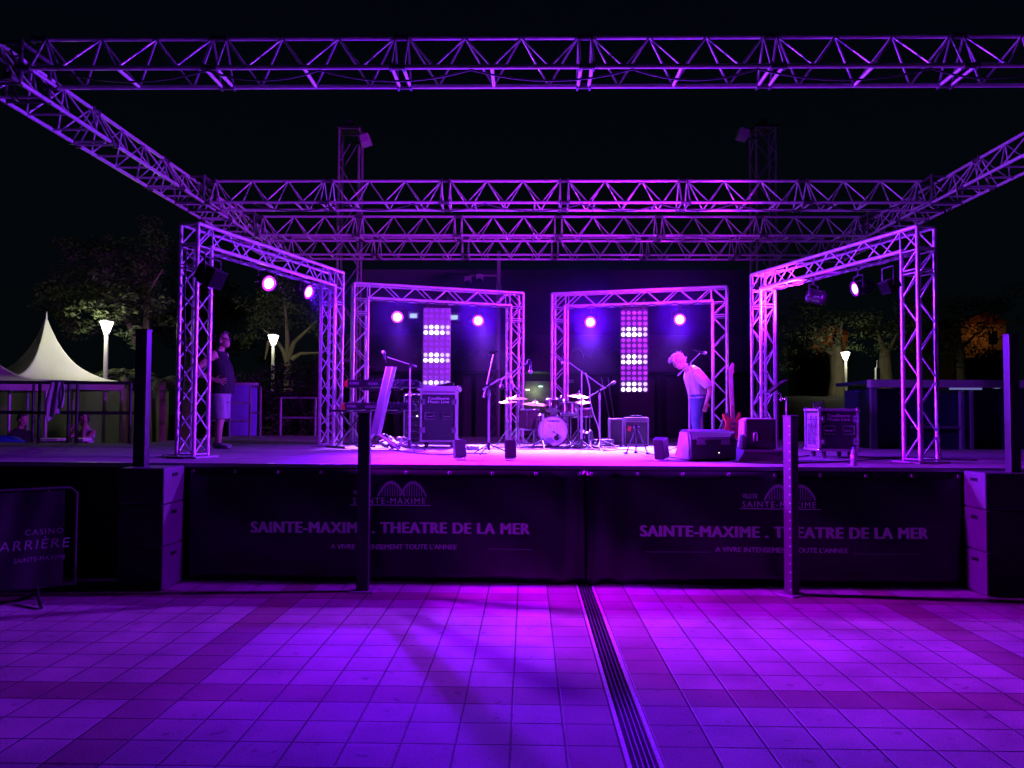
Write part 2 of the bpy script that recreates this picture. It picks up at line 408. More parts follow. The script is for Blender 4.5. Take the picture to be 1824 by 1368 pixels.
# ------------------------------------------------------------------ roof trusses
def tri_section(L=2.0, w_=.5, nb=3, r=.025, rb=.012, bat=.02):
    b = MB(); h = w_*.866; hw = w_/2
    for y_, z_ in ((-hw, 0), (hw, 0), (0, h)): b.cyl((.012, y_, z_), (L-.012, y_, z_), r, n=10)
    step = (L-.16)/6
    for sgn in (-1, 1):
        for i in range(6):
            xa, xb = .08+step*i, .08+step*(i+1)
            A = (xa, 0, h) if i % 2 == 0 else (xa, sgn*hw, 0); B = (xb, sgn*hw, 0) if i % 2 == 0 else (xb, 0, h)
            b.cyl(A, B, rb, n=6)
        for xa in (.07, L-.07): b.cyl((xa, 0, h), (xa, sgn*hw, 0), rb, n=6)
    xs = [.06, L-.06]+[L*(i+1)/(nb+1) for i in range(nb)]
    for xa in xs: b.cyl((xa, -hw, 0), (xa, hw, 0), bat, n=8)
    for i in range(nb+1):                                             # bottom face diagonals only on the long spans
        pass
    return b
ROOFZ = 5.24
sec_front = sec_rear = None
def roof_truss(label, p0, direction, nsec, z, nb=1, first=None, bat=.02):
    t = thing('roof_truss', label, 'truss', (p0[0], p0[1], z), direction, 'roof trusses over the stage')
    for i in range(nsec):
        if first is None: first = tri_section(2.0, .5, nb, bat=bat).build('truss_section', ALU, t); o = first
        else: o = first.copy(); col.objects.link(o); o.parent = t
        o.location = (2.0*i, 0, 0)
        for y_, z_ in ((-.25, 0), (.25, 0), (0, .433)):
            c = MB().cyl((2*i-.055, y_, z_), (2*i+.055, y_, z_), .031, n=10); c.box((2*i-.07, y_, z_), (.02, .075, .075)); c.box((2*i+.07, y_, z_), (.02, .075, .075))
            c.build('coupler', GREYM, t)
    return t, first
# module joints of the front truss at x = .67 + 2.03 k
tf, secA = roof_truss('triangular aluminium roof truss nearest the camera, above the stage front edge', (-5.38, .27), 0, 6, ROOFZ+.16, 1)
EXTRA = []
o = secA.copy(); col.objects.link(o); o.parent = tf; o.location = (12, 0, 0)
tr, secB = roof_truss('brightly lit triangular roof truss, highest of the three rear roof trusses', (-5.38, 5.03), 0, 6, ROOFZ, 3, None, .016)
tr2, _ = roof_truss('triangular roof truss in the middle of the three rear trusses', (-5.38, 7.45), 0, 6, ROOFZ, 3, secB)
tr3, _ = roof_truss('dim triangular roof truss, lowest and farthest of the three rear trusses', (-5.38, 9.35), 0, 6, ROOFZ, 3, secB)
ts1, _ = roof_truss('side roof truss running back over the man in the black tank top', (-5.66, -.1), R(90), 5, ROOFZ, 3, secB)
ts2, _ = roof_truss('side roof truss running back above the framed opening beside the dark kiosk', (6.9, -.1), R(90), 5, ROOFZ, 3, secB)
# corner clusters of couplers and slings
def corner(x, y_, label):
    t = thing('corner_block', label, 'truss joint', (x, y_, ROOFZ), 0, 'corner joints of the roof frame')
    b = MB()
    for a in (-.25, .25):
        for c in (-.25, .25): b.cyl((a, c, -.03), (a, c, .47), .024)
        for z_ in (-.0, .44): b.cyl((a, -.25, z_), (a, .25, z_), .024); b.cyl((-.25, a, z_), (.25, a, z_), .024)
    b.build('corner_frame', GREYM, t)
    c_ = MB(); r_ = random.Random(int(x*10+y_))
    for i in range(7):
        pts = [V((r_.uniform(-.2, .2), r_.uniform(-.2, .2), r_.uniform(.1, .5)))]
        for j in range(4): pts.append(pts[-1]+V((r_.uniform(-.12, .12), r_.uniform(-.12, .12), r_.uniform(-.14, .1))))
        c_.tube(pts, .012)
    c_.build('sling', BLACKM, t)
corner(-5.66, .27, 'dark corner joint where the front truss meets the side truss over the tents')
corner(6.9, .27, 'corner joint where the front truss meets the side truss beyond the riveted post')
for y_, n_ in ((5.03, 'highest'), (7.45, 'middle'), (9.35, 'lowest')):
    corner(-5.66, y_, 'dark corner joint of slings at the tank-top man\'s end of the %s rear truss' % n_)
    corner(6.9, y_, 'dark corner joint of slings at the kiosk end of the %s rear truss' % n_)

# ------------------------------------------------------------------ goal-post frames of square truss
S4 = .24
def box_truss(b, L, fn, bay=.29, rc=.024, rb=.0095, s=S4, rungs=True):
    h = s/2; ch = [(-h, -h), (h, -h), (h, h), (-h, h)]
    for u, v_ in ch:
        b.cyl(fn(0, u, v_), fn(L, u, v_), rc, n=10)
    n = max(1, round(L/bay)); d = L/n
    for k in range(4):
        a, c = ch[k], ch[(k+1) % 4]
        for i in range(n):
            p, q = (a, c) if (i+(k >= 2)) % 2 == 0 else (c, a)
            b.cyl(fn(d*i+.012, *p), fn(d*(i+1)-.012, *q), rb, n=6)
        if rungs:
            for t_ in (.02, L-.02): b.cyl(fn(t_, *a), fn(t_, *c), rb, n=6)
    return b
def frame(label, p0, p1, H):
    ang = math.atan2(p1[1]-p0[1], p1[0]-p0[0]); w_ = math.hypot(p1[1]-p0[1], p1[0]-p0[0])
    t = thing('truss_arch', label, 'truss arch', (p0[0], p0[1], ZS), ang, 'square truss frames standing on the stage')
    s = S4
    for x in (0, w_):
        b = MB(); box_truss(b, H-s-.02-.26, lambda q, u, v_: V((x+u, v_, q+.02))); b.build('leg', ALU, t)
        b = MB(); box_truss(b, .26, lambda q, u, v_: V((x+u, v_, H-s-.26+q)), bay=.26); b.build('joint', ALU, t)
        b = MB()                                                    # corner cube
        sg = 1 if x == 0 else -1
        for v_ in (-s/2, s/2):
            b.cyl((x-sg*s/2, v_, H-s), (x-sg*s/2, v_, H), .0245, n=10); b.cyl((x+sg*s/2, v_, H-s), (x+sg*s/2, v_, H-s+.02), .0245, n=10)
            b.cyl((x-sg*s/2, v_, H), (x+sg*s/2, v_, H), .0245, n=10); b.cyl((x-sg*s/2, v_, H-s), (x+sg*s/2, v_, H), .0105, n=6)
        for u, z_ in ((-sg*s/2, H), (sg*s/2, H-s), (-sg*s/2, H-s)): b.cyl((x+u, -s/2, z_), (x+u, s/2, z_), .018, n=6)
        b.cyl((x-sg*s/2, -s/2, H), (x+sg*s/2, s/2, H), .0105, n=6)
        b.build('corner', ALU, t)
        MB().box((x, 0, .008), (.42, .42, .016)).build('base_plate', STEEL, t)
    b = MB(); box_truss(b, w_-s, lambda q, u, v_: V((s/2+q, u, H-s/2+v_)), bay=.3)
    b.build('crossbar', ALU, t)
    return t
FL = ((-3.93, 1.06), (-3.05, 4.06)); FB1 = ((-2.87, 5.28), (-.22, 6.26)); FB2 = ((.61, 6.36), (3.36, 5.56)); FR = ((3.6, 3.86), (4.5, .93))
FH = 2.74
frame('square truss frame beside the man in the black tank top', *FL, FH)
frame('square truss frame behind the keyboards and the lettered flight case with mixer', *FB1, FH)
frame('square truss frame behind the bowing man in the white shirt', *FB2, FH)
frame('square truss frame over the flight case on casters beside the dark kiosk', *FR, FH-.06)

# ------------------------------------------------------------------ stage lamps
LENS = mat('lit_led_lens', (.1, .1, .1), .3, emit=(.75, .03, 1.0), estr=2.2)
CORE = mat('lit_led_core', (.1, .1, .1), .3, emit=(.9, .3, 1.0), estr=16)
LENSOFF = mat('unlit_lens', (.2, .2, .22), .1, .2)
def par(label, p, aim, lit=1.0, color=MAGENTA, hang=.2, cone=150, size=.105, name='par_light', beam=None, spill=0, spill_to=(0, -7, 1.5), spill_color=None):
    t = thing(name, label, 'stage light', p, 0, 'stage lights hung in the truss frames')
    d = (V(aim)-V(p)).normalized(); q = d.to_track_quat('-Z', 'Y'); X = q.to_matrix().to_4x4()
    b = MB(X)
    b.lathe([(0, .17), (.07, .17), (.08, .14), (.085, .02), (size+.012, -.03), (size+.012, -.062), (size, -.062), (size, -.03)], n=24)
    for i in range(10):
        a = 2*math.pi*i/10; b.box((.088*math.cos(a), .088*math.sin(a), .09), (.02, .02, .1), M.Rotation(a, 3, 'Z'))
    b.build('housing', BLACKP, t)
    b = MB(X).lathe([(0, -.052), (size*.6, -.05), (size-.003, -.044)], n=24); ln_ = b.build('lens', LENS if lit else LENSOFF, t)
    if lit: MB(X).lathe([(0, -.056), (size*.66, -.0545)], n=24).build('lens_core', CORE, ln_)
    side = (q @ V((1, 0, 0))); side.z = 0; side.normalize(); r_ = size+.03
    b = MB()
    b.tube([side*r_, side*r_+V((0, 0, hang*.75)), V((0, 0, hang*.8)), -side*r_+V((0, 0, hang*.75)), -side*r_], .012)
    b.cyl((0, 0, hang*.78), (0, 0, hang+.06), .018)
    for s_ in (-1, 1): b.cyl(side*s_*(r_+.025), side*s_*(r_-.03), .02)
    b.build('yoke', BLACKM, t)
    if lit:
        l = bpy.data.lights.new('lamp_beam', 'SPOT'); l.energy = LAMP_W*lit; l.color = color; l.spot_size = R(cone); l.spot_blend = .9; l.shadow_soft_size = .11
        o = bpy.data.objects.new('lamp_beam', l); col.objects.link(o); o.parent = t
        bd_ = (V(beam)-V(p)).normalized() if beam else d
        o.matrix_local = M.Translation(d*.085) @ bd_.to_track_quat('-Z', 'Y').to_matrix().to_4x4()
        if spill:                                                       # second wide spot, added for halo and fill
            l = bpy.data.lights.new('lamp_spill', 'SPOT'); l.energy = LAMP_W*spill; l.color = spill_color or BLUEV; l.spot_size = R(165); l.spot_blend = 1; l.shadow_soft_size = .08
            o = bpy.data.objects.new('lamp_spill', l); col.objects.link(o); o.parent = t; o.matrix_local = M.Translation(d*.085) @ (V(spill_to)-V(p)).to_track_quat('-Z', 'Y').to_matrix().to_4x4()
    return t
def on(F, t_, z): return V((F[0][0]+(F[1][0]-F[0][0])*t_, F[0][1]+(F[1][1]-F[0][1])*t_, z))
par('lit magenta stage lamp nearest the tank-top man, larger of the two in his frame', on(FL, .45, 3.5), (1.5, -1.5, 1.6), 2.8, (.29, .028, 1), cone=112, beam=(4.3, .7, 2.0), spill=.16, spill_to=(.6, 5.2, 1.6), spill_color=PURPLE)
par('lit magenta stage lamp turned sideways, farther of the two in the tank-top man\'s frame', on(FL, .76, 3.53), (2.6, 1.2, 1.6), 2.1, (.16, .001, 1), cone=92, beam=(3.1, -1.3, 0), spill=.06)
par('lit magenta stage lamp above the keyboards', on(FB1, .23, 3.42), (-1.0, -4, 1.2), 5.5, HOTV, cone=52, beam=(-1.9, 4.0, 1.2), spill=.2)
par('lit magenta stage lamp above the upright microphone stand', on(FB1, .75, 3.42), (.2, -4, 1.2), 7.5, HOTV, cone=58, beam=(-.2, 4.3, 1.2), spill=.2)
par('lit magenta stage lamp above the drum kit', on(FB2, .2, 3.42), (.6, -4, 1.2), 7.5, HOTV, cone=58, beam=(.9, 4.3, 1.2), spill=.34)
par('lit magenta stage lamp above the bowing man', on(FB2, .76, 3.42), (1.3, -4, 1.2), 5.5, HOTV, cone=54, beam=(2.0, 4.0, 1.2), spill=.3)
par('lit magenta stage lamp above the lettered flight case on casters', on(FR, .68, 3.36), (-2.2, 1.4, 1.6), 1.9, (.26, .028, 1), cone=110, beam=(-3.4, 1.6, 1.9), spill=.16, spill_to=(.6, 5.2, 1.6), spill_color=PURPLE, size=.09)
par('dark stage lamp turned away, in the frame over the low flight case', on(FR, .39, 3.38), (.4, 6.6, 4.9), 1.6, MAGENTA, cone=110, size=.09)  # beam added to this dark lamp to light the rear trusses
# ------------------------------------------------------------------ led blinder panels
def blinder(label, F, t_, yaw, face):
    p = on(F, t_, ZS+FH-S4-.03)
    t = thing('led_panel', label, 'light panel', p, yaw, 'tall panels of round led lamps')
    W = .49; c = W/5
    off = mat('unlit_cup_glow', (.3, .27, .33), .3, .4, emit=(.5, .06, 1), estr=.22)  # unlit cups: weak glow stands in for stage light on them
    mats = [None, mat('warm_led_dim', (.2, .2, .2), .3, emit=(1, .9, 1), estr=.75), mat('warm_led', (.2, .2, .2), .3, emit=(1, .95, .85), estr=2.2), mat('warm_led_bright', (.2, .2, .2), .3, emit=(1, .95, .8), estr=6)]
    pat = {3: (1, 2, 2, 1, 1), 4: (2, 3, 3, 2, 1)}
    for k in range(3):
        z0 = -.07-k*(W+.004)
        pn = MB().box((0, .045, z0-W/2), (W, .09, W)).build('matrix_panel', mat('panel_light_tone_%d' % (face*100), (face,)*3, .4, 0, .15, 20), t, bevel=.006)  # tone differs per panel: lamp light on one is put into its colour
        for r in range(5):
            for q in range(5):
                x, z = -W/2+c*(q+.5), z0-c*(r+.5); e = pat.get(r, (0,)*5)[q]
                rot = M.Rotation(R(90), 3, 'X')
                b = MB()
                if e: b.lathe([(.001, .012), (.02, .011), (.034, .006), (.037, 0)], (x, -.001, z), rot, 14)
                else:
                    b.lathe([(.036, 0), (.036, .010), (.031, .010), (.024, .002), (.013, .002), (.011, .008), (.001, .009)], (x, -.001, z), rot, 14)
                b.build('led_lens', mats[e] if e else off, pn)
    b = MB()
    for x in (-.17, .17):
        b.box((x, .03, .0), (.05, .06, .12)).cyl((x, .02, .04), (x, .02, .12), .03)
    b.box((0, .04, -.045), (W*.95, .03, .04))
    b.build('hanging_bracket', BLACKM, t)
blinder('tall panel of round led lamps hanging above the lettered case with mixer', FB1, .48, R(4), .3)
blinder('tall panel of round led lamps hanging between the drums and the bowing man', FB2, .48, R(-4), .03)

# ------------------------------------------------------------------ boxes of the backline
def flight_case(label, p, rotz, w_, d_, h, txt=True, lid=False):
    t = thing('flight_case', label, 'flight case', p, rotz)
    cz = .1
    MB().box((0, d_/2, cz+h/2), (w_-.01, d_-.01, h-.01)).build('body', CASEB, t, bevel=.004)
    b = MB(); e = .03
    for x in (-w_/2, w_/2):
        for y_ in (0, d_): b.box((x, y_, cz+h/2), (e, e, h))
        for z_ in (cz, cz+h): b.box((x, d_/2, z_), (e*.96, d_, e*.96))
    for y_ in (0, d_):
        for z_ in (cz, cz+h): b.box((0, y_, z_), (w_, e*1.03, e*1.03))
    if lid:
        for z_ in (cz+h-.045,): b.box((0, 0, z_), (w_, e*1.02, e))
    b.build('edge_trim', mat('case_aluminium', (.62, .6, .62), .35, .55, .15, 20), t, bevel=.003)
    for x in (-w_/2, w_/2):
        for y_ in (0, d_):
            for z_ in (cz, cz+h):
                MB().ell((x, y_, z_), (.032, .032, .032), n=10, m=6).build('ball_corner', CHROME, t)
    for x in (-w_/2+.03, w_/2-.03):
        for z_ in (cz+h*.22, cz+h*.78):
            b = MB().box((x, -.018, z_), (.075, .01, .085)); b.box((x, -.025, z_), (.05, .01, .05)); b.cyl((x, -.034, z_-.015), (x, -.034, z_+.015), .012)
            b.build('latch', CHROME, t, bevel=.003)
    for x in (-w_*.25, w_*.25):
        b = MB(); hx, hz = .068, .05; zc = cz+h*.5
        for z_ in (-hz, hz): b.box((x, -.01, zc+z_), (hx*2, .012, .014))
        for a in (-hx, hx): b.box((x+a, -.0104, zc), (.014, .012, hz*2))
        b.tube([(x-.045, -.012, zc), (x-.04, -.03, zc-.008), (x+.04, -.03, zc-.008), (x+.045, -.012, zc)], .008)
        b.build('handle', CHROME, t)
    for x in (-w_/2+.07, w_/2-.07):
        for y_ in (.07, d_-.07):
            b = MB().cyl((x-.014, y_, .04), (x+.014, y_, .04), .04, n=14); b.box((x, y_, .09), (.07, .08, .014)); b.box((x-.022, y_, .062), (.006, .03, .05)); b.box((x+.022, y_, .062), (.006, .03, .05))
            b.build('caster', GREYM, t)
    if txt:
        lettering('CoolStorm', WHITEP, t, (0, -.006, cz+h*.82), (1, 0, 0), (0, 0, 1), width=w_*.6, height=w_*.075, bold=.0, center=True)
        lettering('Music Live', WHITEP, t, (0, -.006, cz+h*.82-w_*.1), (1, 0, 0), (0, 0, 1), width=w_*.6, height=w_*.075, bold=.0, center=True)
    return t
fc1 = st(781, 12.15)
flight_case('tall black flight case lettered CoolStorm Music Live with a mixer on top', fc1, R(3), .54, .55, .78, lid=True)
# mixing desk on the case
mx = thing('mixer', 'small mixing desk tilted on top of the tall lettered flight case', 'mixer', (fc1.x+.02, fc1.y+.1, ZS+.9), R(3))
b = MB(); b.prism([(-.2, 0), (.2, 0), (.2, .11), (.17, .115), (-.2, .03)], .3, lambda a, c, t_: V((a, t_, c))); b.build('mixer_body', BLACKP, mx, bevel=.005)
b = MB(); sl = math.atan2(.085, .37)
for i in range(6):
    for j in range(7):
        a = -.17+.33*i/6; zz = .038+(a+.2)*.085/.37
        b.cyl((a, .03+.24*j/6, zz), (a-.008, .03+.24*j/6, zz+.018), .007, n=6)
b.build('knob', mat('pale_knob', (.6, .6, .6), .4), mx)
MB().box((-.015, .15, .077), (.355, .27, .004), M.Rotation(-sl, 3, 'Y')).build('control_face', mat('desk_face', (.5, .48, .5), .4, .1, .2, 40), mx)
# case lid under the mixer
ld = thing('case_tray', 'shallow open case tray under the tilted mixing desk', 'case', (fc1.x, fc1.y, ZS+.895), R(3))
b = MB()
for y_ in (-.01, .56): b.box((0, y_, .02), (.64, .025, .07))
for x in (-.31, .31): b.box((x, .275, .02), (.025, .55, .07))
b.box((0, .275, -.012), (.6, .55, .01)); b.build('tray', mat('case_aluminium', ()), ld, bevel=.003)
for x in (-.31, .31):
    for y_ in (-.01, .56): MB().ell((x, y_, .02), (.035, .035, .045), n=10, m=6).build('ball_corner', CHROME, ld)
# open rack beside the case
rk = thing('gear_rack', 'open rack of audio gear with small lights beside the tall lettered flight case', 'rack', st(735, 12.2), 0)
b = MB().box((0, .2, .45), (.24, .4, .72))
b.build('rack_body', BLACKP, rk, bevel=.004)
b = MB()
for x in (-.13, .13): b.box((x, -.005, .45), (.018, .02, .78))
b.box((0, -.004, .07), (.27, .022, .02)).box((0, -.004, .83), (.27, .022, .02)); b.build('rack_rail', mat('case_aluminium', ()), rk)
rnd = random.Random(5)
for i in range(6):
    z_ = .13+.115*i
    b = MB().box((0, -.006, z_), (.235, .012, .095)); u = b.build('rack_unit', mat('rack_face', (.05, .05, .055), .35, .2, .3, 30), rk, bevel=.003)
    b = MB()
    for j in range(6): b.cyl((-.09+.036*j, -.01, z_+rnd.uniform(-.02, .02)), (-.09+.036*j, -.028, z_+.005), .009, n=8)
    b.build('knob', CHROME, u)
    if i in (3, 4):
        MB().ell((.07, -.016, z_+.01), (.012, .006, .012)).build('indicator_light', mat('led_cyan', (.1, .1, .1), emit=(.3, .8, 1), estr=3) if i == 4 else mat('led_white', (.1, .1, .1), emit=(.9, 1, .8), estr=3), u)
fc2 = st(1493.5, 9.75)
f2 = flight_case('low black flight case on casters, standing near the water bottle', fc2, R(-1), .465, .5, .5)
b = MB()
for i in range(5): b.box((-.2345, .25, .16+.09*i), (.006, .42, .078))
u = b.build('rack_unit', mat('rack_face_light', (.35, .33, .36), .4, .3, .5, 30), f2)
b = MB(); rnd = random.Random(9)
for i in range(24): b.cyl((-.236, rnd.uniform(.06, .44), .14+.09*rnd.randint(0, 4)+rnd.uniform(0, .04)), (-.25, rnd.uniform(.06, .44), .16+.09*rnd.randint(0, 4)), .006, n=6)
b.build('patch_lead', CHROME, f2)
b = MB()
for i in range(4):
    x0 = -.22+.03*i; b.tube([(x0, .1, .6), (x0-.01, .12, .66+.02*i), (x0-.05, .1, .69), (x0-.07, .05, .63), (x0-.02, .02, .6)], .006)
b.build('loose_lead', BLACKP, f2)

def amp(label, p, rotz, w_, d_, h, panel=True):
    t = thing('amplifier', label, 'amplifier', p, rotz)
    MB().box((0, d_/2, h/2+.02), (w_, d_, h)).build('cabinet', TOLEX, t, bevel=.012)
    hp = .075 if panel else .02
    MB().box((0, -.003, (h-hp)/2+.02), (w_-.05, .012, h-hp-.05)).build('grille', GRILLE, t)
    b = MB()
    for x in (-w_/2+.013, w_/2-.013): b.box((x, -.004, h/2+.02), (.022, .016, h-.01))
    for z_ in (.034, h+.008): b.box((0, -.004, z_), (w_-.02, .0163, .02))
    b.build('edge_trim', mat('trim_vinyl', (.33, .32, .34), .5, .2, .1, 30), t, bevel=.003)
    if panel:
        pn = MB().box((0, -.004, h-.035), (w_-.05, .014, .05)).build('control_panel', mat('panel_silver', (.3, .3, .3), .4, .5, .1, 30), t)
        b = MB()
        for i in range(8): b.cyl((-w_/2+.06+(w_-.12)*i/7, -.011, h-.035), (-w_/2+.06+(w_-.12)*i/7, -.03, h-.035), .01, n=10)
        b.build('knob', BLACKP, pn)
        b = MB().tube([(-.09, d_/2, h+.02), (-.085, d_/2, h+.045), (.085, d_/2, h+.045), (.09, d_/2, h+.02)], .011); b.build('handle', BLACKP, t)
    for x in (-w_/2+.03, w_/2-.03):
        for y_ in (.03, d_-.03): MB().cyl((x, y_, 0), (x, y_, .022), .018).build('foot', BLACKP, t)
    return t
amp('narrow black speaker cabinet between the drum kit and the wider amplifier', st(1097.5, 12.9), R(-2), .235, .25, .44, False)
am = amp('wide black guitar amplifier behind the low tripod', st(1134, 12.95), R(-4), .4, .28, .46)
MB().box((-.12, -.014, .29), (.055, .004, .08), M.Rotation(R(12), 3, 'Y')).build('red_tag', mat('red_plastic', (.6, .05, .04), .4), am)

def small_monitor(label, p, rotz, lean=10, s=1.0):
    t = thing('small_speaker', label, 'speaker', p, rotz, 'small black speakers on the stage floor')
    b = MB(); X = M.Rotation(R(-lean), 3, 'X'); w2, w3, d_, h = .068*s, .05*s, .12*s, .2*s
    pts = [(-w2, -d_/2), (w2, -d_/2), (w3, d_/2), (-w3, d_/2)]
    b.prism(pts, h, lambda a, c, q: X @ V((a, c, q))+V((0, 0, .03*s))); b.build('cabinet', mat('speaker_plastic', (.016, .016, .018), .45, 0, .2, 30, .1, 150), t, bevel=.01)
    b = MB(); b.prism([(-w2*.86, .015*s), (w2*.86, .015*s), (w2*.86, h*.93), (-w2*.86, h*.93)], .006, lambda a, c, q: X @ V((a, -d_/2-.001-q, c))+V((0, 0, .03*s))); b.build('grille', GRILLE, t)
    b = MB(); b.tube([(-w2*.8, -d_*.6, .006), (w2*.8, -d_*.6, .006), (w2*.8, d_*.45, .006), (-w2*.8, d_*.45, .006), (-w2*.8, -d_*.6, .006)], .006)
    for x in (-w2*.8, w2*.8): b.cyl((x, -d_*.2, .006), (x, -d_*.2, .045*s), .005)
    b.build('wire_stand', STEEL, t)
    return t
small_monitor('small black floor speaker nearest the tall lettered flight case', st(819, 8.95), R(28), 12)
small_monitor('small black floor speaker beside the upright microphone stand, nearer the drain', st(909, 8.85), R(8), 12)
small_monitor('small floor speaker with a lit back, beside the large wedge monitor', st(1178, 9.0), R(150), 14, 1.15)

# large wedge monitor seen from behind
wg = thing('wedge_monitor', 'large black wedge monitor on the stage edge, seen from behind', 'speaker', st(1268, 9.0), R(13))
prof = [(0, .02), (.05, 0), (.42, 0), (.45, .05), (.30, .33), (.27, .35), (.06, .33), (0, .24)]
b = MB(); b.prism(prof, .56, lambda a, c, q: V((q-.28, a-.05, c+.01))); b.build('cabinet', mat('speaker_plastic', ()), wg, bevel=.014)
b = MB(); b.prism([(.44, .08), (.31, .315), (.325, .325), (.457, .088)], .5, lambda a, c, q: V((q-.25, a-.05, c+.01))); b.build('grille', GRILLE, wg)
for x in (-.16, .14):
    b = MB().box((x, -.052, .235), (.1, .01, .085)); b.box((x, -.058, .2), (.12, .012, .012)).box((x, -.058, .275), (.12, .012, .012)); b.build('grip_recess', mat('grip_grey', (.2, .2, .21), .45), wg)
MB().box((-.01, -.053, .265), (.2, .008, .03)).build('connector_plate', mat('grip_grey', ()), wg)
for x in (-.275, .275):
    b = MB(); b.prism([(.03, .01), (.42, .01), (.3, .32), (.08, .32)], .012, lambda a, c, q, x=x: V((x+(q if x > 0 else -q), a-.05, c+.01)))
    b.build('side_plate', mat('speaker_side_lit', (.26, .25, .27), .5, 0, .15, 20, .1, 120), wg, bevel=.004)  # paler than the cabinet: the light on the ends is in the colour
MB().ell((.06, -.055, .1), (.006, .004, .006)).build('indicator_light', mat('led_white', ()), wg)

# cloth covered cabinet on a low plinth
pl = thing('low_plinth', 'low dark plinth under the pale covered loudspeaker', 'plinth', st(1357, 9.0), R(2))
b = MB(); b.prism([(-.28, 0), (.26, 0), (.26, .13), (-.2, .13)], .45, lambda a, c, q: V((a, q-.02, c))); b.build('plinth_body', mat('plinth_grey', (.12, .115, .12), .5, 0, .2, 12), pl, bevel=.006)
b = MB().box((.03, -.025, .125), (.5, .015, .02)); b.build('plinth_trim', mat('trim_vinyl', ()), pl)
cv = thing('loudspeaker', 'loudspeaker with pale lit side and dark recessed back, on the low plinth', 'speaker', st(1352, 9.05, ZS+.135), R(-6))
b = MB(); b.prism([(-.19, 0), (.19, 0), (.19, .36), (-.13, .36), (-.17, .33)], .36, lambda a, c, q: V((a, q, c))); b.build('cabinet', mat('cabinet_cover', (.3, .29, .3), .6, 0, .12, 10, .1, 60), cv, bevel=.018)
MB().box((.02, -.004, .18), (.33, .012, .33)).build('back_panel', mat('speaker_plastic', ()), cv, bevel=.004)
MB().box((.06, -.011, .17), (.17, .01, .11)).build('recess', mat('deep_black', (.004, .004, .004), .8), cv)
MB().tube([(-.06, -.012, .1), (-.06, -.014, .17), (-.05, -.014, .19), (-.03, -.014, .19), (-.022, -.014, .17), (-.022, -.012, .1)], .012).build('handle', mat('trim_vinyl', ()), cv)

# ------------------------------------------------------------------ keyboards
def keyboard(label, p, rotz, L, txt2):
    t = thing('keyboard', label, 'keyboard', p, rotz, 'keyboards on the slanted stand')
    b = MB(); prof = [(0, .01), (.03, 0), (.33, 0), (.36, .02), (.36, .045), (.2, .06), (.17, .105), (.01, .115), (0, .1)]
    b.prism(prof, L-.1, lambda a, c, q: V((q-L/2+.05, a, c))); b.build('case', mat('keyboard_black', (.028, .028, .04), .3, .1, .15, 20), t, bevel=.004)
    for s_ in (-1, 1):
        b = MB(); b.prism(prof, .05, lambda a, c, q: V((s_*(L/2-.05+q), a-.004, c*(1.03-.35*q/.05)+.01*q/.05)))
        b.build('end_cheek', mat('orange_cheek', (.75, .11, .05), .4, 0, .1, 12) if s_ < 0 else mat('keyboard_black', ()), t, bevel=.004)
    wk = MB(); bk = MB(); n = 43; kw = (L-.14)/n
    for i in range(n):
        x = -L/2+.07+kw*(i+.5); wk.box((x, .28, .062), (kw-.001, .14, .012))
        if i % 7 not in (2, 6): bk.box((x+kw/2, .25, .074), (kw*.55, .09, .014))
    wk.build('white_keys', mat('key_white', (.75, .75, .72), .3), t); bk.build('black_keys', BLACKP, t)
    b = MB().box((0, .09, .1165), (L-.2, .1, .004)); b.build('control_panel', mat('rack_face', ()), t)
    b = MB()
    for i in range(14): b.cyl((-L/2+.15+(L-.3)*i/13, .09, .118), (-L/2+.15+(L-.3)*i/13, .09, .132), .009, n=8)
    b.build('knob', CHROME, t)
    lettering('KORG', mat('panel_print', (.45, .45, .5), .5), t, (-L/2+.085, -.0025, .045), (1, 0, 0), (0, 0, 1), width=.13, height=.036, bold=.02)
    lettering('KRONOS', mat('panel_print', ()), t, (-L/2+.36, -.0025, .04), (1, 0, 0), (0, 0, 1), width=.15, height=.036, bold=.0)
    b = MB()
    for i in range(7): b.cyl((L/2-.36+.04*i, 0, .05+(i % 2)*.02), (L/2-.36+.04*i, -.012, .05+(i % 2)*.02), .009, n=8)
    b.box((L/2-.1, -.002, .06), (.05, .008, .04)); b.build('socket', CHROME, t)
    return t
kp = st(679, 11.6)
kb1 = keyboard('black keyboard with orange end cheek, upper of the two on the slanted stand', (kp.x, kp.y+.02, ZS+.905), R(-2), 1.13, '')
kb2 = keyboard('black keyboard with orange end cheek, lower of the two on the slanted stand', (kp.x-.04, kp.y-.03, ZS+.565), R(-2), 1.1, '')
ks = thing('keyboard_stand', 'slanted column keyboard stand with splayed legs', 'keyboard stand', st(676, 11.35), 0)
b = MB(); top = V((.15, .06, 1.2)); bot = V((-.06, 0, .2))
ax = (top-bot).normalized()
b.prism([(-.075, -.03), (-.055, -.045), (.02, -.045), (.035, -.05), (.075, -.035), (.075, .05), (-.075, .05)], (top-bot).length, lambda a, c, q: bot+ax*q+V((a, c, 0)))
b.build('column', mat('column_alu', (.5, .5, .53), .35, .45, .1, 10), ks, bevel=.004)
for k, (x, y_) in enumerate(((-.13, -.3), (.38, -.22), (-.2, .35), (.3, .4))):
    MB().tube([bot+V((0, .0, .03)), bot+V((x*.25, y_*.25, .0)), V((x-.06, y_, .02))], .02, 8).build('leg', mat('column_alu', ()), ks)
for z_ in (.9, .56):
    b = MB()
    for x in (-.22, .25): b.box((x, .2, z_-.012), (.05, .42, .02))
    o_ = bot+ax*((z_-.2)/ax.z); b.box((.02, .06, z_-.03), (.55, .06, .03)); b.build('arm', BLACKM, ks)
xt = thing('trestle_stand', 'black crossed-leg stand under the orange ends of the keyboards', 'stand', st(627, 11.9), R(50))
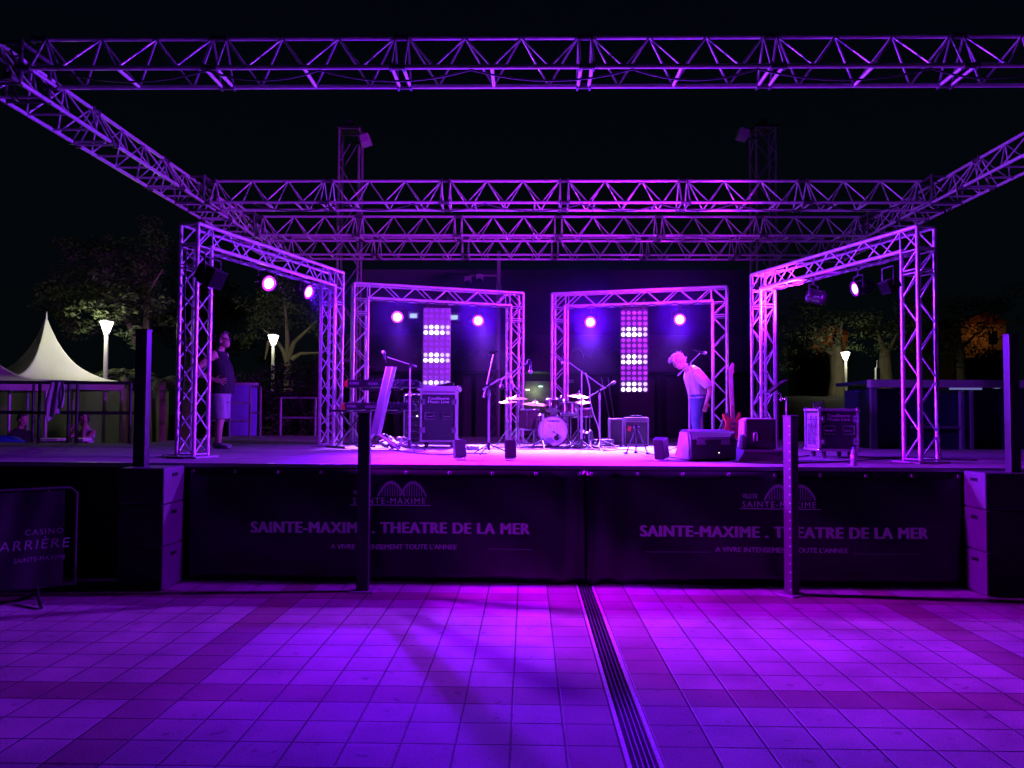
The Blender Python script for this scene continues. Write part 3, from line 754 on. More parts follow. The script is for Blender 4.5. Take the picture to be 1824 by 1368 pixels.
b = MB().tube([(-.28, 0, .02), (.22, 0, .56)], .017).tube([(.28, .03, .02), (-.22, .03, .56)], .017).cyl((-.28, -.2, .02), (-.28, .25, .02), .017).cyl((.28, -.2, .02), (.28, .25, .02), .017).cyl((-.22, -.2, .56), (-.22, .25, .56), .017).cyl((.22, -.2, .56), (.22, .25, .56), .017)
b.build('tube_frame', BLACKM, xt)

# ------------------------------------------------------------------ microphone stands
MICS = 'microphones on stands'
def mic(label, p, d):
    d = V(d).normalized(); q = d.to_track_quat('Z', 'Y')
    t = thing('microphone', label, 'microphone', p, 0, MICS)
    MB(q.to_matrix().to_4x4()).lathe([(0, -.1), (.011, -.1), (.012, -.02), (.019, .02), (.02, .03)], n=12).build('mic_body', BLACKM, t)
    MB(q.to_matrix().to_4x4()).ell((0, 0, .05), (.027, .027, .032), n=12).build('mic_head', mat('mic_mesh', (.35, .35, .36), .4, .6, .3, 300, .4, 400), t)
    return t
def mic_stand(label, base, h, boom=None, boom2=None, legr=.3, ph=0.3, extra=None):
    """boom = (start, end) offsets from the base"""
    t = thing('microphone_stand', label, 'microphone stand', base, 0, 'microphone stands')
    b = MB().cyl((0, 0, .07), (0, 0, min(h, .8)), .013).cyl((0, 0, min(h, .8)), (0, 0, h), .009).cyl((0, 0, min(h, .8)-.04), (0, 0, min(h, .8)+.03), .018); b.build('pole', mat('stand_tube', (.5, .5, .52), .3, .5, .1, 20), t)
    for k in range(3):
        a = ph+2*math.pi*k/3
        MB().tube([(.02*math.cos(a), .02*math.sin(a), .13), (legr*math.cos(a), legr*math.sin(a), .015)], .009).tube([(0, 0, .08), (legr*.5*math.cos(a), legr*.5*math.sin(a), .07)], .006).build('leg', BLACKM, t)
    MB().cyl((0, 0, .06), (0, 0, .16), .02).build('leg_hub', BLACKM, t)
    for bm in (boom, boom2):
        if bm:
            a, c = V(bm[0]), V(bm[1])
            MB().tube([a, c], .008).cyl(a-(c-a).normalized()*.0, a+(c-a).normalized()*.07, .014).build('boom', mat('stand_tube', ()), t)
            s_ = (V((0, 0, h))-a).dot((c-a).normalized()); q = a+(c-a).normalized()*s_
            MB().cyl(V((0, -.025, 0))+q, V((0, .025, 0))+q, .02).cyl(q, (0, 0, h), .012).build('clutch', BLACKM, t)
    return t
def off(base, px, py, d): return at(px, py, d)-base
# beside the keyboards
B = st(730, 10.9); mic_stand('microphone stand with boom reaching over the keyboard column', B, (at(730, 655, 10.9).z-ZS), (off(B, 742, 653, 10.9), off(B, 689, 636, 10.95)), ph=.9)
mic('vocal microphone pointing up above the keyboard column', at(685, 634, 10.95), (-.25, .1, 1))
# in the middle
B = st(871, 10.15); cs = mic_stand('upright microphone stand with crossed booms near the stage middle', B, .88, (off(B, 862, 708, 10.15), off(B, 879, 632, 10.2)), (off(B, 861, 694, 10.1), off(B, 940, 646, 10.4)), ph=.2)
MB().tube([off(B, 879, 631, 10.2)+V(p) for p in ((-.05, 0, .02), (-.02, 0, .03), (0, 0, 0), (.03, 0, .035), (.06, 0, .03))], .012).build('mic_clip', BLACKP, cs)
MB().box(off(B, 886, 692, 10.1), (.24, .1, .01)).build('shelf', BLACKM, cs)
mic('thin goosenecked microphone hanging from the boom near the stage middle', at(945, 655, 10.4), (0, 0, -1))
hd = thing('headphones', 'pale headphones looped over the boom near the stage middle', 'headphones', at(903, 680, 10.12), 0)
b = MB(); pts = []
for i in range(15):
    a = math.pi*(-.15+1.3*i/14); pts.append((.075*math.cos(a), .02*math.sin(a*2), .09*math.sin(a)-.02))
MB().tube(pts, .009).build('headband', mat('pale_plastic', (.7, .68, .7), .4), hd)
for s_ in (pts[0], pts[-1]): MB().ell(s_, (.03, .022, .035)).build('ear_cup', mat('pale_plastic', ()), hd)
MB().tube([(-.24, 0, -.06), (-.12, -.01, .02), (.0, 0, .05)], .008).build('lead', mat('pale_plastic', ()), hd)
gn = thing('gooseneck', 'curved gooseneck on the tip of the boom near the stage middle', 'gooseneck', at(940, 646, 10.4), 0)
MB().tube([(-.01, 0, 0), (0, 0, .035), (.02, 0, .05), (.035, 0, .03), (.037, 0, -.02)], .006).build('curved_arm', mat('stand_tube', ()), gn)
# over the drums
B = st(1036, 11.7); mic_stand('microphone stand with long boom sloping down over the drum kit', B, at(1036, 660, 11.7).z-ZS, (off(B, 1078, 692, 11.7), off(B, 1006, 640, 11.8)), ph=1.1)
mic('drum overhead microphone at the upper end of the long sloping boom', at(1003, 640, 11.8), (-.1, 0, -1))
B = st(1068, 12.3); mic_stand('microphone stand with short boom between drums and amplifiers', B, at(1068, 699, 12.3).z-ZS, (off(B, 1050, 706, 12.3), off(B, 1086, 686, 12.3)), ph=.4)
mic('dark microphone on the short boom between drums and amplifiers', at(1089, 684, 12.3), (1, 0, .6))
B = st(967, 11.9); mic_stand('low microphone stand with boom aimed down into the bass drum', B, .5, (off(B, 961, 738, 11.9), off(B, 991, 772, 12.0)), legr=.22, ph=.6)
mic('microphone on the low boom at the port of the bass drum', at(993, 774, 12.05), (1, .3, -.7))
# bowing man
B = st(1228, 11.2); mic_stand('microphone stand with boom in front of the bowing man', B, at(1228, 651, 11.2).z-ZS, (off(B, 1207, 669, 11.15), off(B, 1247, 629, 11.2)), ph=.5)
mic('round-headed microphone on the boom beside the bowing man', at(1249, 627, 11.2), (1, 0, -.25))

# ------------------------------------------------------------------ drum kit
SHELL = mat('drum_shell_lacquer', (.05, .02, .03), .22, 0, .2, 5)
HEADW = mat('drum_head', (.7, .68, .68), .45, 0, .08, 6)
CYMB = mat('bronze_cymbal', (.72, .5, .22), .25, .85, .12, 12, .1, 80)
def drum(label, p, r, h, legs=0, name='drum', tilt=None):
    t = thing(name, label, 'drum', p, 0, 'drums of the kit')
    X = (tilt or M.Identity(4))
    MB(X).lathe([(r, 0), (r*1.005, h*.5), (r, h)], n=28).build('shell', SHELL, t)
    for z_ in (0, h):
        s_ = 1 if z_ else -1
        MB(X).lathe([(r*.99, z_-s_*.02), (r*1.04, z_-s_*.02), (r*1.04, z_+s_*.012), (r*.98, z_+s_*.012)], n=28).build('hoop', CHROME, t)
        MB(X).lathe([(0, z_+s_*.004), (r*.985, z_+s_*.004)], n=28).build('drum_head', HEADW, t)
    for k in range(6):
        a = 2*math.pi*(k+.3)/6; c, s_ = math.cos(a)*(r+.012), math.sin(a)*(r+.012)
        MB(X).cyl((c, s_, h*.02), (c, s_, h*.98), .004, n=6).box((c, s_, h*.25), (.02, .02, .05)).box((c, s_, h*.75), (.02, .02, .05)).build('tension_lug', CHROME, t)
    for k in range(legs):
        a = 2*math.pi*(k+.55)/legs; c, s_ = math.cos(a)*(r+.025), math.sin(a)*(r+.025)
        MB().tube([(c, s_, h*.6), (c, s_, -p[2]+ZS+.06), (c*1.08, s_*1.08, -p[2]+ZS+.01)], .008).build('leg', CHROME, t)
    return t
# bass drum: axis towards the camera
bp_ = st(985, 12.35)
t = thing('bass_drum', 'bass drum with pale printed front head in the middle of the kit', 'drum', (bp_.x, bp_.y, ZS), R(-3), 'drums of the kit')
X = M.Translation((0, 0, .26)) @ M.Rotation(R(-90), 4, 'X'); r = .235
MB(X).lathe([(r, 0), (r*1.003, .2), (r, .4)], n=36).build('shell', SHELL, t)
for z_ in (0, .4): MB(X).lathe([(r*.98, z_-.02), (r*1.06, z_-.02), (r*1.06, z_+.022), (r*.98, z_+.022)], n=36).build('hoop', mat('dark_hoop', (.06, .02, .05), .3), t)
MB(X).lathe([(0, -.012), (r*.985, -.006)], n=36).build('front_head', HEADW, t)
MB(X).lathe([(.045, 0), (.06, 0), (.06, -.008), (.045, -.008)], (.06, .105, -.012), n=20).build('port_ring', mat('ring_print', (.85, .8, .85), .4), t)
MB(X).lathe([(0, 0), (.046, 0)], (.06, .105, -.0145), n=20).build('port_hole', mat('deep_black', ()), t)
lettering('YAMAHA', mat('head_print', (.05, .05, .06), .5), t, (.02, -.013, .26+.145), (1, 0, 0), (0, 0, 1), width=.17, height=.026, bold=.02, center=True)
MB(X).lathe([(.01, 0), (.015, 0), (.015, -.002), (.01, -.002)], (-.09, -.158, -.0125), n=14).build('round_logo', mat('head_print', ()), t)
b = MB(); b.prism([(-.16, -.17), (-.1, -.11), (-.02, -.1), (.02, -.16), (-.04, -.2), (-.02, -.22), (-.1, -.21)], .002, lambda a, c, q: V((a, -.0125-q, .26+c))); b.build('head_grey_patch', mat('head_grey_tone', (.3, .25, .32), .5), t)  # irregular grey patch low on the front head
for k in range(10):
    a = 2*math.pi*(k+.5)/10; c, s_ = math.cos(a)*(r+.012), math.sin(a)*(r+.012)
    MB(X).cyl((c, s_, 0), (c, s_, .4), .004, n=6).box((c, s_, .07), (.02, .02, .06)).box((c, s_, .33), (.02, .02, .06)).build('tension_lug', CHROME, t)
for s_ in (-1, 1): MB().tube([(s_*.21, .12, .16), (s_*.3, .03, .01)], .01).build('spur', CHROME, t)
def drumat(px, d, z): p = st(px, d); return V((p.x, p.y, ZS+z))
drum('dark floor tom on chrome legs beside the bass drum, near the ride cymbal', drumat(943, 12.75, .27), .165, .33, 3, 'floor_tom')
drum('small rack tom mounted above the bass drum, nearer the floor tom', drumat(985, 12.75, .58), .12, .17, 0, 'rack_tom', M.Rotation(R(-14), 4, 'X'))
drum('rack tom mounted above the bass drum, nearer the hi-hat', drumat(1013, 12.7, .52), .13, .18, 0, 'rack_tom', M.Rotation(R(-12), 4, 'X'))
drum('shallow snare drum with chrome hoops under the paired cymbals', drumat(1037, 13.0, .48), .165, .14, 3, 'snare_drum')
tm = thing('tom_mount', 'chrome tom mount rising from the bass drum', 'drum hardware', drumat(999, 12.7, .47), 0)
b = MB().cyl((0, 0, 0), (0, 0, .3), .014).tube([(0, 0, .28), (-.05, 0, .3), (-.11, .05, .22)], .011).tube([(0, 0, .26), (.05, 0, .28), (.09, .05, .2)], .011)
b.build('mount_rod', CHROME, tm); MB().box((0, 0, .27), (.05, .05, .06)).ell((0, 0, .33), (.02, .02, .03)).build('mount_clamp', CHROME, tm)
def cymbal(label, px, d, z, r, tilt=0, hat=False):
    t = thing('cymbal_stand', label, 'cymbal', st(px, d), 0, 'cymbals of the kit')
    X = M.Translation((0, 0, z)) @ M.Rotation(R(tilt), 4, 'Y') @ M.Rotation(R(7), 4, 'X')
    prof = [(.008, .03), (.022, .028), (.036, .012), (.05, .004), (r*.6, -.006), (r, -.022)]
    MB(X).lathe(prof, n=36).build('cymbal', CYMB, t)
    if hat: MB(X).lathe([(a, -c-.05) for a, c in prof], n=36).build('cymbal', CYMB, t)
    MB(X).cyl((0, 0, .03), (0, 0, .07), .008).ell((0, 0, .045), (.014, .014, .01)).build('wing_nut', CHROME, t)
    MB().cyl((0, 0, .1), (0, 0, z*.55), .013).cyl((0, 0, z*.5), (0, 0, z+.0), .009).ell((0, 0, z*.55), (.022, .022, .03)).build('pole', CHROME, t)
    for k in range(3):
        a = .5+2*math.pi*k/3; MB().tube([(0, 0, .3), (.22*math.cos(a), .22*math.sin(a), .01)], .009).build('leg', CHROME, t)
    return t
cymbal('higher of the two thin cymbals beside the truss leg behind the floor tom', 920, 12.95, .80, .185, 2)
cymbal('smaller lower thin cymbal at the outer edge of the kit beside the truss leg', 905, 12.6, .735, .15, -1)
cymbal('broad ride cymbal with a tall bell over the floor tom', 953, 12.7, .70, .21, 3)
cymbal('crash cymbal highest above the hi-hat', 1030, 12.6, .83, .185, 4)
cymbal('paired hi-hat cymbals just under the crash cymbal', 1037, 12.9, .74, .145, -1, True)
pd = thing('pedal', 'chrome kick pedal and footboard beside the bass drum', 'pedal', st(1040, 12.4), R(10))
MB().box((0, .1, .03), (.09, .28, .012), M.Rotation(R(12), 3, 'X')).build('footboard', STEEL, pd)
MB().tube([(-.06, .22, .01), (-.06, .22, .18), (.06, .22, .18), (.06, .22, .01)], .01).cyl((0, .22, .18), (0, .16, .28), .005).ell((0, .16, .29), (.02, .02, .02)).build('pedal_frame', CHROME, pd)
mt = MB().box((0, 0, .006), (1.9, 1.5, .012)); th = thing('drum_rug', 'dark rug under the drum kit', 'rug', st(985, 12.85), R(-2)); mt.build('rug_sheet', mat('dark_rug', (.035, .03, .04), .9, 0, .3, 40, .4, 200), th)
th.location.y += .12
ml = thing('multicore_drum', 'round cable reel standing behind the hi-hat', 'cable reel', st(1046, 12.35), R(70))
X = M.Translation((0, 0, .14)) @ M.Rotation(R(90), 4, 'X')
MB(X).lathe([(.13, -.06), (.14, -.06), (.14, -.05), (.05, -.05), (.05, .05), (.14, .05), (.14, .06), (.13, .06)], n=24).build('reel', GREYM, ml)
MB(X).lathe([(.05, -.045), (.11, -.045), (.115, 0), (.11, .045), (.05, .045)], n=24).build('wound_cable', BLACKP, ml)

# ------------------------------------------------------------------ bass guitar on its stand
gp = st(1301, 11.5)
gt = thing('bass_guitar', 'red bass guitar leaning on a stand beside the bowing man', 'guitar', (gp.x+.05, gp.y, ZS+.19), R(10))
lean = M.Rotation(R(-12), 4, 'X') @ M.Rotation(R(3), 4, 'Y')
outl = [(-.02, .0), (-.1, .01), (-.15, .06), (-.155, .13), (-.12, .2), (-.115, .26), (-.15, .33), (-.16, .39), (-.13, .40), (-.08, .35), (-.05, .33), (.05, .33), (.07, .37), (.1, .43), (.13, .44), (.13, .36), (.105, .27), (.12, .2), (.165, .12), (.155, .04), (.08, -.02)]
outl = [(a*.95, c*.9) for a, c in outl]
b = MB(lean); b.prism(outl, .04, lambda a, c, q: V((a, q, c))); b.build('body', mat('red_lacquer', (.55, .07, .035), .25, 0, .25, 6), gt, bevel=.008)
pg = [(-.06, .26), (.05, .26), (.08, .2), (.06, .1), (.1, .05), (.03, .04), (-.05, .08), (-.08, .16)]
b = MB(lean); b.prism(pg, .003, lambda a, c, q: V((a, -.003+q, c))); b.build('pickguard', mat('guard_dark', (.25, .03, .03), .3, 0, .3, 40), gt)
MB(lean).box((0, .012, .58), (.058, .022, .72)).build('neck', mat('maple', (.6, .25, .14), .4, 0, .15, 20), gt)
b = MB(lean); b.box((0, -.001, .58), (.052, .004, .70))
b.build('fretboard', mat('rosewood', (.3, .12, .09), .4, 0, .2, 30), gt)
b = MB(lean)
for i in range(18): b.box((0, -.004, .3+.62*(1-.944**i)/(1-.944**18)), (.04, .003, .003))
b.build('frets', CHROME, gt)
hd_ = [(-.022, .93), (.022, .93), (.03, .97), (.05, 1.0), (.045, 1.06), (.06, 1.12), (.035, 1.15), (0, 1.1), (-.02, 1.03)]
b = MB(lean); b.prism(hd_, .018, lambda a, c, q: V((a, q, c))); b.build('headstock', mat('maple', ()), gt)
for i in range(4): MB(lean).cyl((-.005-.0*i, .01, .98+.035*i), (-.05, .01, .985+.035*i), .005).ell((-.055, .01, .985+.035*i), (.012, .006, .014)).build('tuning_peg', CHROME, gt)
b = MB(lean)
for i in range(4): b.cyl((-.012+.008*i, -.008, .08), (-.012+.008*i, -.006, 1.0), .0011, n=4)
b.build('strings', CHROME, gt)
for z_ in (.14, .21): MB(lean).box((0, -.006, z_), (.07, .012, .025)).build('pickup', BLACKP, gt)
MB(lean).box((0, -.006, .075), (.06, .012, .03)).build('bridge', CHROME, gt)
gs = thing('guitar_stand', 'low black tube stand holding the red bass guitar', 'guitar stand', (gp.x+.02, gp.y+.12, ZS), R(14))
MB().tube([(-.2, -.18, .01), (0, .02, .42), (.2, -.18, .01)], .011).tube([(0, .2, .01), (0, .02, .42), (0, .02, .6)], .011).build('tube_frame', BLACKM, gs)
MB().tube([(-.12, -.22, .15), (-.1, -.1, .12), (-.06, .0, .26)], .01).tube([(.12, -.22, .15), (.1, -.1, .12), (.06, .0, .26)], .01).build('cradle_arm', BLACKM, gs)
gc = thing('instrument_bag', 'black padded bag leaning on the truss leg beside the red bass guitar', 'bag', st(1276, 12.2), R(0))
b = MB(M.Rotation(R(20), 4, 'Y') @ M.Rotation(R(-8), 4, 'X')); b.loft([((0, 0, .0), (.09, 0, 0), (0, .04, 0)), ((0, 0, .03), (.12, 0, 0), (0, .06, 0)), ((0, 0, .2), (.1, 0, 0), (0, .06, 0)), ((0, 0, .32), (.06, 0, 0), (0, .04, 0)), ((0, 0, .56), (.05, 0, 0), (0, .035, 0)), ((0, 0, .6), (.03, 0, 0), (0, .02, 0))]); b.build('bag_body', mat('nylon', (.025, .025, .03), .6, 0, .2, 12, .3, 40), gc)
MB(M.Rotation(R(20), 4, 'Y')).tube([(-.03, -.06, .15), (-.03, -.085, .22), (-.02, -.06, .4)], .012).build('strap', mat('nylon', ()), gc)

# ------------------------------------------------------------------ tablet stand, tripod, bottle
B = st(1401, 8.75); ts = thing('tablet_stand', 'slender stand with side arm behind the riveted front post', 'stand', B, 0)
hz_ = at(1401, 706, 8.75).z-ZS
MB().cyl((0, 0, .02), (0, 0, hz_-.25), .013).cyl((0, 0, hz_-.25), (0, 0, hz_), .008).build('pole', mat('stand_tube', ()), ts)
MB().lathe([(0, .02), (.13, .018), (.14, .004), (.14, 0)], n=24).build('round_base', BLACKM, ts)
MB().tube([(0, 0, hz_-.03), (-.06, 0, hz_-.03), (-.062, 0, hz_+.03), (-.1, 0, hz_+.035), (-.12, 0, hz_+.09)], .007).ell((-.06, -.01, hz_-.035), (.015, .015, .022)).build('side_arm', CHROME, ts)
tb = thing('tablet', 'dark tablet tilted on the side arm of the slender stand', 'tablet', at(1383, 690, 8.75), 0)
q = M.Rotation(R(-38), 3, 'Y')
MB().box((0, 0, 0), (.25, .18, .022), q).build('tablet_case', BLACKP, tb, bevel=.005)
MB().box(q @ V((0, 0, .0125)), (.22, .16, .003), q).build('screen', mat('dark_glass', (.01, .01, .015), .08), tb)
B = st(1134, 10.6); tp = thing('low_tripod', 'low black tripod in front of the wide guitar amplifier', 'tripod', B, 0)
for k in range(3):
    a = R(-35)+2*math.pi*k/3; MB().tube([(.01*math.cos(a), .01*math.sin(a), .33), (.16*math.cos(a), .16*math.sin(a), .02)], .009).ell((.17*math.cos(a), .17*math.sin(a), .014), (.035, .02, .014)).build('leg', BLACKM, tp)
MB().cyl((0, 0, .2), (0, 0, .34), .014).ell((0, 0, .35), (.045, .035, .035)).box((0, 0, .385), (.07, .04, .02)).build('head', BLACKP, tp)
B = at(1520, 805, 8.3); bt = thing('water_bottle', 'clear water bottle standing at the stage edge beside the flight case', 'bottle', st(1520, 8.32), 0)
MB().lathe([(0, .002), (.03, 0), (.034, .012), (.031, .03), (.034, .045), (.031, .06), (.034, .075), (.034, .12), (.03, .145), (.015, .172), (.013, .185)], n=18).build('bottle_shell', mat('bottle_plastic', (.9, .9, .9), .06, trans=.7), bt)
MB().lathe([(.0345, .078), (.0348, .118)], n=18).build('paper_label', mat('bottle_label', (.6, .6, .62), .5), bt)
MB().lathe([(0, .2), (.015, .2), (.016, .184), (.013, .182)], n=14).build('cap', mat('blue_cap', (.1, .15, .5), .4), bt)

# ------------------------------------------------------------------ heap of bags and cables
hp = thing('gear_bag', 'crumpled pale bag lying behind the legs of the slanted stand', 'bag', st(697, 11.95), 0)
b = MB(); rnd = random.Random(11)
for i in range(16): b.ell((rnd.uniform(-.2, .22), rnd.uniform(-.1, .12), rnd.uniform(.03, .13)), (rnd.uniform(.05, .11), rnd.uniform(.04, .08), rnd.uniform(.02, .05)), M.Rotation(rnd.uniform(0, 3), 3, (rnd.uniform(-1, 1), rnd.uniform(-1, 1), .3)))
b.build('bag_cloth', mat('pale_nylon', (.5, .46, .48), .5, 0, .4, 16, .6, 40), hp, remesh=.012, smooth_it=1)
MB().tube([(-.2, -.08, .12), (-.16, -.1, .2), (-.06, -.1, .21), (.0, -.08, .12)], .014).build('strap', mat('nylon', ()), hp)
def cable(label, pts, r=.008, m_=None, name='cable'):
    t = thing(name, label, 'cable', (0, 0, 0), 0, 'cables lying on the stage')
    P = [V(p) for p in pts]; out = []
    for i in range(len(P)-1):
        p0, p1, p2, p3 = P[max(i-1, 0)], P[i], P[i+1], P[min(i+2, len(P)-1)]
        for k in range(8):
            u = k/8; out.append(.5*((2*p1)+(p2-p0)*u+(2*p0-5*p1+4*p2-p3)*u*u+(3*p1-p0-3*p2+p3)*u**3))
    out.append(P[-1]); MB().tube(out, r, 6).build('cable_run', m_ or BLACKP, t)
    return t
z_ = ZS+.012
def cs_(*pp): return [st(px, d, z_) for px, d in pp]
cable('black cable curving across the stage from the keyboards to the upright microphone stand', cs_((700, 11.1), (740, 10.3), (790, 9.9), (830, 10.3), (868, 10.2)))
cable('black cable winding from the drums to the wedge monitor', cs_((1050, 11.9), (1075, 11.2), (1120, 11.6), (1165, 10.2), (1195, 9.6), (1222, 9.3)))
cable('black cable from the wedge monitor past the low plinth', cs_((1305, 9.3), (1320, 9.7), (1300, 10.4), (1340, 10.1), (1400, 9.6), (1440, 10.2)))
cable('black cable running along the stage edge to the water bottle', cs_((1310, 8.7), (1360, 8.55), (1420, 8.62), (1480, 8.8), (1540, 9.2), (1600, 9.6)))
cable('black cable trailing from the low flight case towards the truss leg', cs_((1527, 10.1), (1560, 9.7), (1600, 9.9), (1660, 9.5), (1740, 9.3)))
cable('black cable coiled beside the tank-top man at the truss leg', cs_((300, 9.0), (330, 8.9), (316, 9.5), (290, 9.4), (305, 9.05), (350, 8.85)))
cable('black cable looping in front of the drum rug', cs_((900, 11.6), (950, 11.5), (1010, 11.7), (1060, 11.5), (1100, 12.0), (1080, 12.4)))
cable('tangled cable heap between the drums and the narrow cabinet', [st(1050+22*math.sin(i*1.9)+8*math.sin(i*.7), 12.2+.35*math.cos(i*2.3), z_+.012*(i % 4)) for i in range(26)])
P_ = [at(1043, 664, 11.65), at(1050, 690, 11.7), at(1051, 712, 11.8), at(1058, 740, 11.9), at(1066, 762, 12.0)]
P_.append(V((P_[-1].x+.05, P_[-1].y, z_)))
cable('pale microphone cable hanging from the long sloping boom', P_, .007, mat('pale_cable', (.5, .48, .52), .5))
bxs = [(1075, 12.75, .3, .12, 'dark pedal box lying behind the tangled cables'), (842, 11.5, .16, .06, 'small floor box between the lettered case and the upright microphone stand'), (1320, 10.6, .18, .08, 'small floor box behind the wedge monitor')]
for px, d, w_, h, lb in bxs:
    t = thing('stage_box', lb, 'stage box', st(px, d), R(12), 'small boxes on the stage floor')
    MB().box((0, 0, h/2), (w_, .2, h)).build('box_shell', GREYM, t, bevel=.006)
    b = MB()
    for i in range(4): b.cyl((-w_*.35+w_*.23*i, -.1, h*.5), (-w_*.35+w_*.23*i, -.108, h*.5), .014)
    b.build('socket', CHROME, t)
# ------------------------------------------------------------------ posts and boxes in front of the stage
def post(name, label, px, d, w_, dep, h, rot=0, rivets=False):
    p = at(px, 735, d); t = thing(name, label, 'post', (p.x, p.y, 0), rot, 'posts along the stage front')
    MB().box((0, 0, h/2+.006), (w_, dep, h-.012)).build('post_body', mat('riveted_post_paint' if rivets else 'dark_post_paint', (.05, .045, .055) if rivets else (.03, .03, .034), .42, .2, .2, 12, .05, 60), t, bevel=.005)
    MB().box((0, 0, .006), (w_+.12, dep+.12, .012)).build('base_plate', STEEL, t)
    MB().box((0, 0, h-.002), (w_+.008, dep+.008, .016)).build('cap', BLACKM, t, bevel=.003)
    if rivets:
        b = MB(); n = int(h/.083)
        for i in range(n): b.cyl((-w_/2+.001, -dep*.32, .06+.083*i), (-w_/2-.005, -dep*.32, .06+.083*i), .008, n=8)
        b.build('rivets', mat('bright_rivet', (.85, .82, .85), .25, .4), t)
    return t
post('barrier_post', 'black front post crossing the lettering under the keyboards', 650, 7.75, .115, .08, 1.745)
post('barrier_post', 'riveted front post with a lit side, crossing the lettering under the tablet', 1408, 7.7, .1, .1, 1.735, R(30), True)
post('corner_post', 'tall black corner post at the tent end of the stage front', 253, 7.93, .12, .1, 2.57)
post('corner_post', 'tall black corner post at the stage front beside the kiosk', 1803, 7.75, .1, .1, 2.55)
BLK = mat('painted_block', (.08, .075, .09), .6, 0, .14, 7, .15, 40)
def block_stack(x0, x1, y0, y1, hs, labels):
    z = .006
    for h, lb in zip(hs, labels):
        t = thing('stage_block', lb, 'block', ((x0+x1)/2, (y0+y1)/2, z), 0, 'stacked pale blocks at the stage corners')
        MB().box((0, 0, h/2), (x1-x0, y1-y0, h-.008)).build('block_body', BLK, t, bevel=.012)
        MB().box((0, -(y1-y0)/2-.004, h/2), (x1-x0-.012, .012, h-.03)).build('front_shade', CLOTHB, t)  # black sheet stands in for the unlit front of the block
        b = MB()
        for s_ in (-1, 1):
            b.box((s_*((x1-x0)/2+.001), 0, h*.78), (.006, .12, .035))
        b.build('grip_slot', BLACKP, t)
        z += h
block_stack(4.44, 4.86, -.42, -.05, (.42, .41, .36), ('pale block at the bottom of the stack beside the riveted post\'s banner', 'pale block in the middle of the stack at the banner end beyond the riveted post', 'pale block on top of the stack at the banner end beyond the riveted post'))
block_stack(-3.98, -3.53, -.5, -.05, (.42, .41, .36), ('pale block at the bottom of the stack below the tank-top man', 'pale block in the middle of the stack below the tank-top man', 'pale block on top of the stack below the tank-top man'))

# crowd barrier with a casino banner
E = V((-4.22, -.8, 0)); dv = V((-.78, -.626, 0)).normalized(); ang = math.atan2(-dv.y, -dv.x)
cb = thing('crowd_barrier', 'steel crowd barrier hung with the Casino Barrière banner', 'barrier', E, ang)
b = MB(); Lb = 2.3
b.tube([(0, 0, .12), (0, 0, .98), (-.05, 0, 1.03), (-Lb+.05, 0, 1.03), (-Lb, 0, .98), (-Lb, 0, .12), (0, 0, .14)], .014, 8)
b.build('barrier_frame', mat('matt_black', ()), cb)
b = MB()
for i in range(1, 20): b.cyl((-Lb*i/20, 0, .14), (-Lb*i/20, 0, 1.03), .007, n=6)
b.build('barrier_bars', BLACKM, cb)
for x in (-.3, -Lb+.3): MB().tube([(x, -.3, .012), (x, -.05, .07), (x, 0, .14), (x, .05, .07), (x, .3, .012)], .016).build('foot', BLACKM, cb)
b = MB(); vs = []; n = 40
wv = lambda x, z: -.03-.014*math.sin(x*9+z*3)-.008*math.sin(x*21-z*5)
for i in range(n+1):
    for j in range(11):
        x = -.1-(Lb-.2)*i/n; z = .15+.86*j/10; vs.append((x, wv(x, z), z))
b.add(vs, [(i*11+j, i*11+j+1, (i+1)*11+j+1, (i+1)*11+j) for i in range(n) for j in range(10)], True)
b.build('banner_cloth', VINYLB, cb)
fw = lambda p: V((p.x, wv(p.x, p.z)-.006, p.z))
lettering('CASINO', mat('dim_print', (.3, .3, .31), .6), cb, (-.41, 0, .62), (1, 0, 0), (0, 0, 1), width=.3, height=.05, spacing=1.2, follow=fw)
lettering('BARRIÈRE', mat('dim_print', (.3, .3, .31), .6), cb, (-.685, 0, .49), (1, 0, 0), (.12, 0, 1), width=.62, height=.11, spacing=1.2, follow=fw)
lettering('SAINTE-MAXIME', mat('dim_print', (.3, .3, .31), .6), cb, (-.49, 0, .38), (1, 0, 0), (0, 0, 1), width=.4, height=.04, spacing=1.1, follow=fw)

# dark flood lamps on the inner sides of the front legs, given added beams to light the paving strip
def flood(label, p, aim, e, color, cone=160, k=1.0):
    t = thing('flood_lamp', label, 'stage light', p, 0, 'dark flood lamps on the frame legs')
    d = (V(aim)-V(p)).normalized(); q = d.to_track_quat('-Z', 'Y'); X = q.to_matrix().to_4x4() @ M.Scale(k, 4)
    b = MB(X).box((0, 0, .05), (.26, .2, .16)); b.box((0, 0, .15), (.2, .14, .06))
    for i in range(7): b.box((-.1+.033*i, 0, .155), (.008, .16, .08))
    b.build('housing', mat('matt_black', (.004, .004, .0045), .8), t, bevel=.006)
    MB(X).box((0, 0, -.0325), (.24, .18, .005)).build('lens', mat('dark_lens', (.003, .003, .004), .8, spec=.05), t)
    b = MB(X)
    for i in range(9): b.ell((-.11+.027*i, .103, .1), (.006, .004, .006), n=6, m=4)
    b.build('vent_screws', CHROME, t)
    MB().tube([X @ V((-.15, 0, .05)), X @ V((-.16, 0, .05))+V((0, 0, .2)), X @ V((.16, 0, .05))+V((0, 0, .2)), X @ V((.15, 0, .05))], .012).build('yoke', BLACKM, t)
    l = bpy.data.lights.new('lamp_beam', 'SPOT'); l.energy = e; l.color = color; l.spot_size = R(cone); l.spot_blend = .7; l.shadow_soft_size = .12
    o = bpy.data.objects.new('lamp_beam', l); col.objects.link(o); o.parent = t; o.matrix_local = M.Translation(d*.045) @ q.to_matrix().to_4x4()
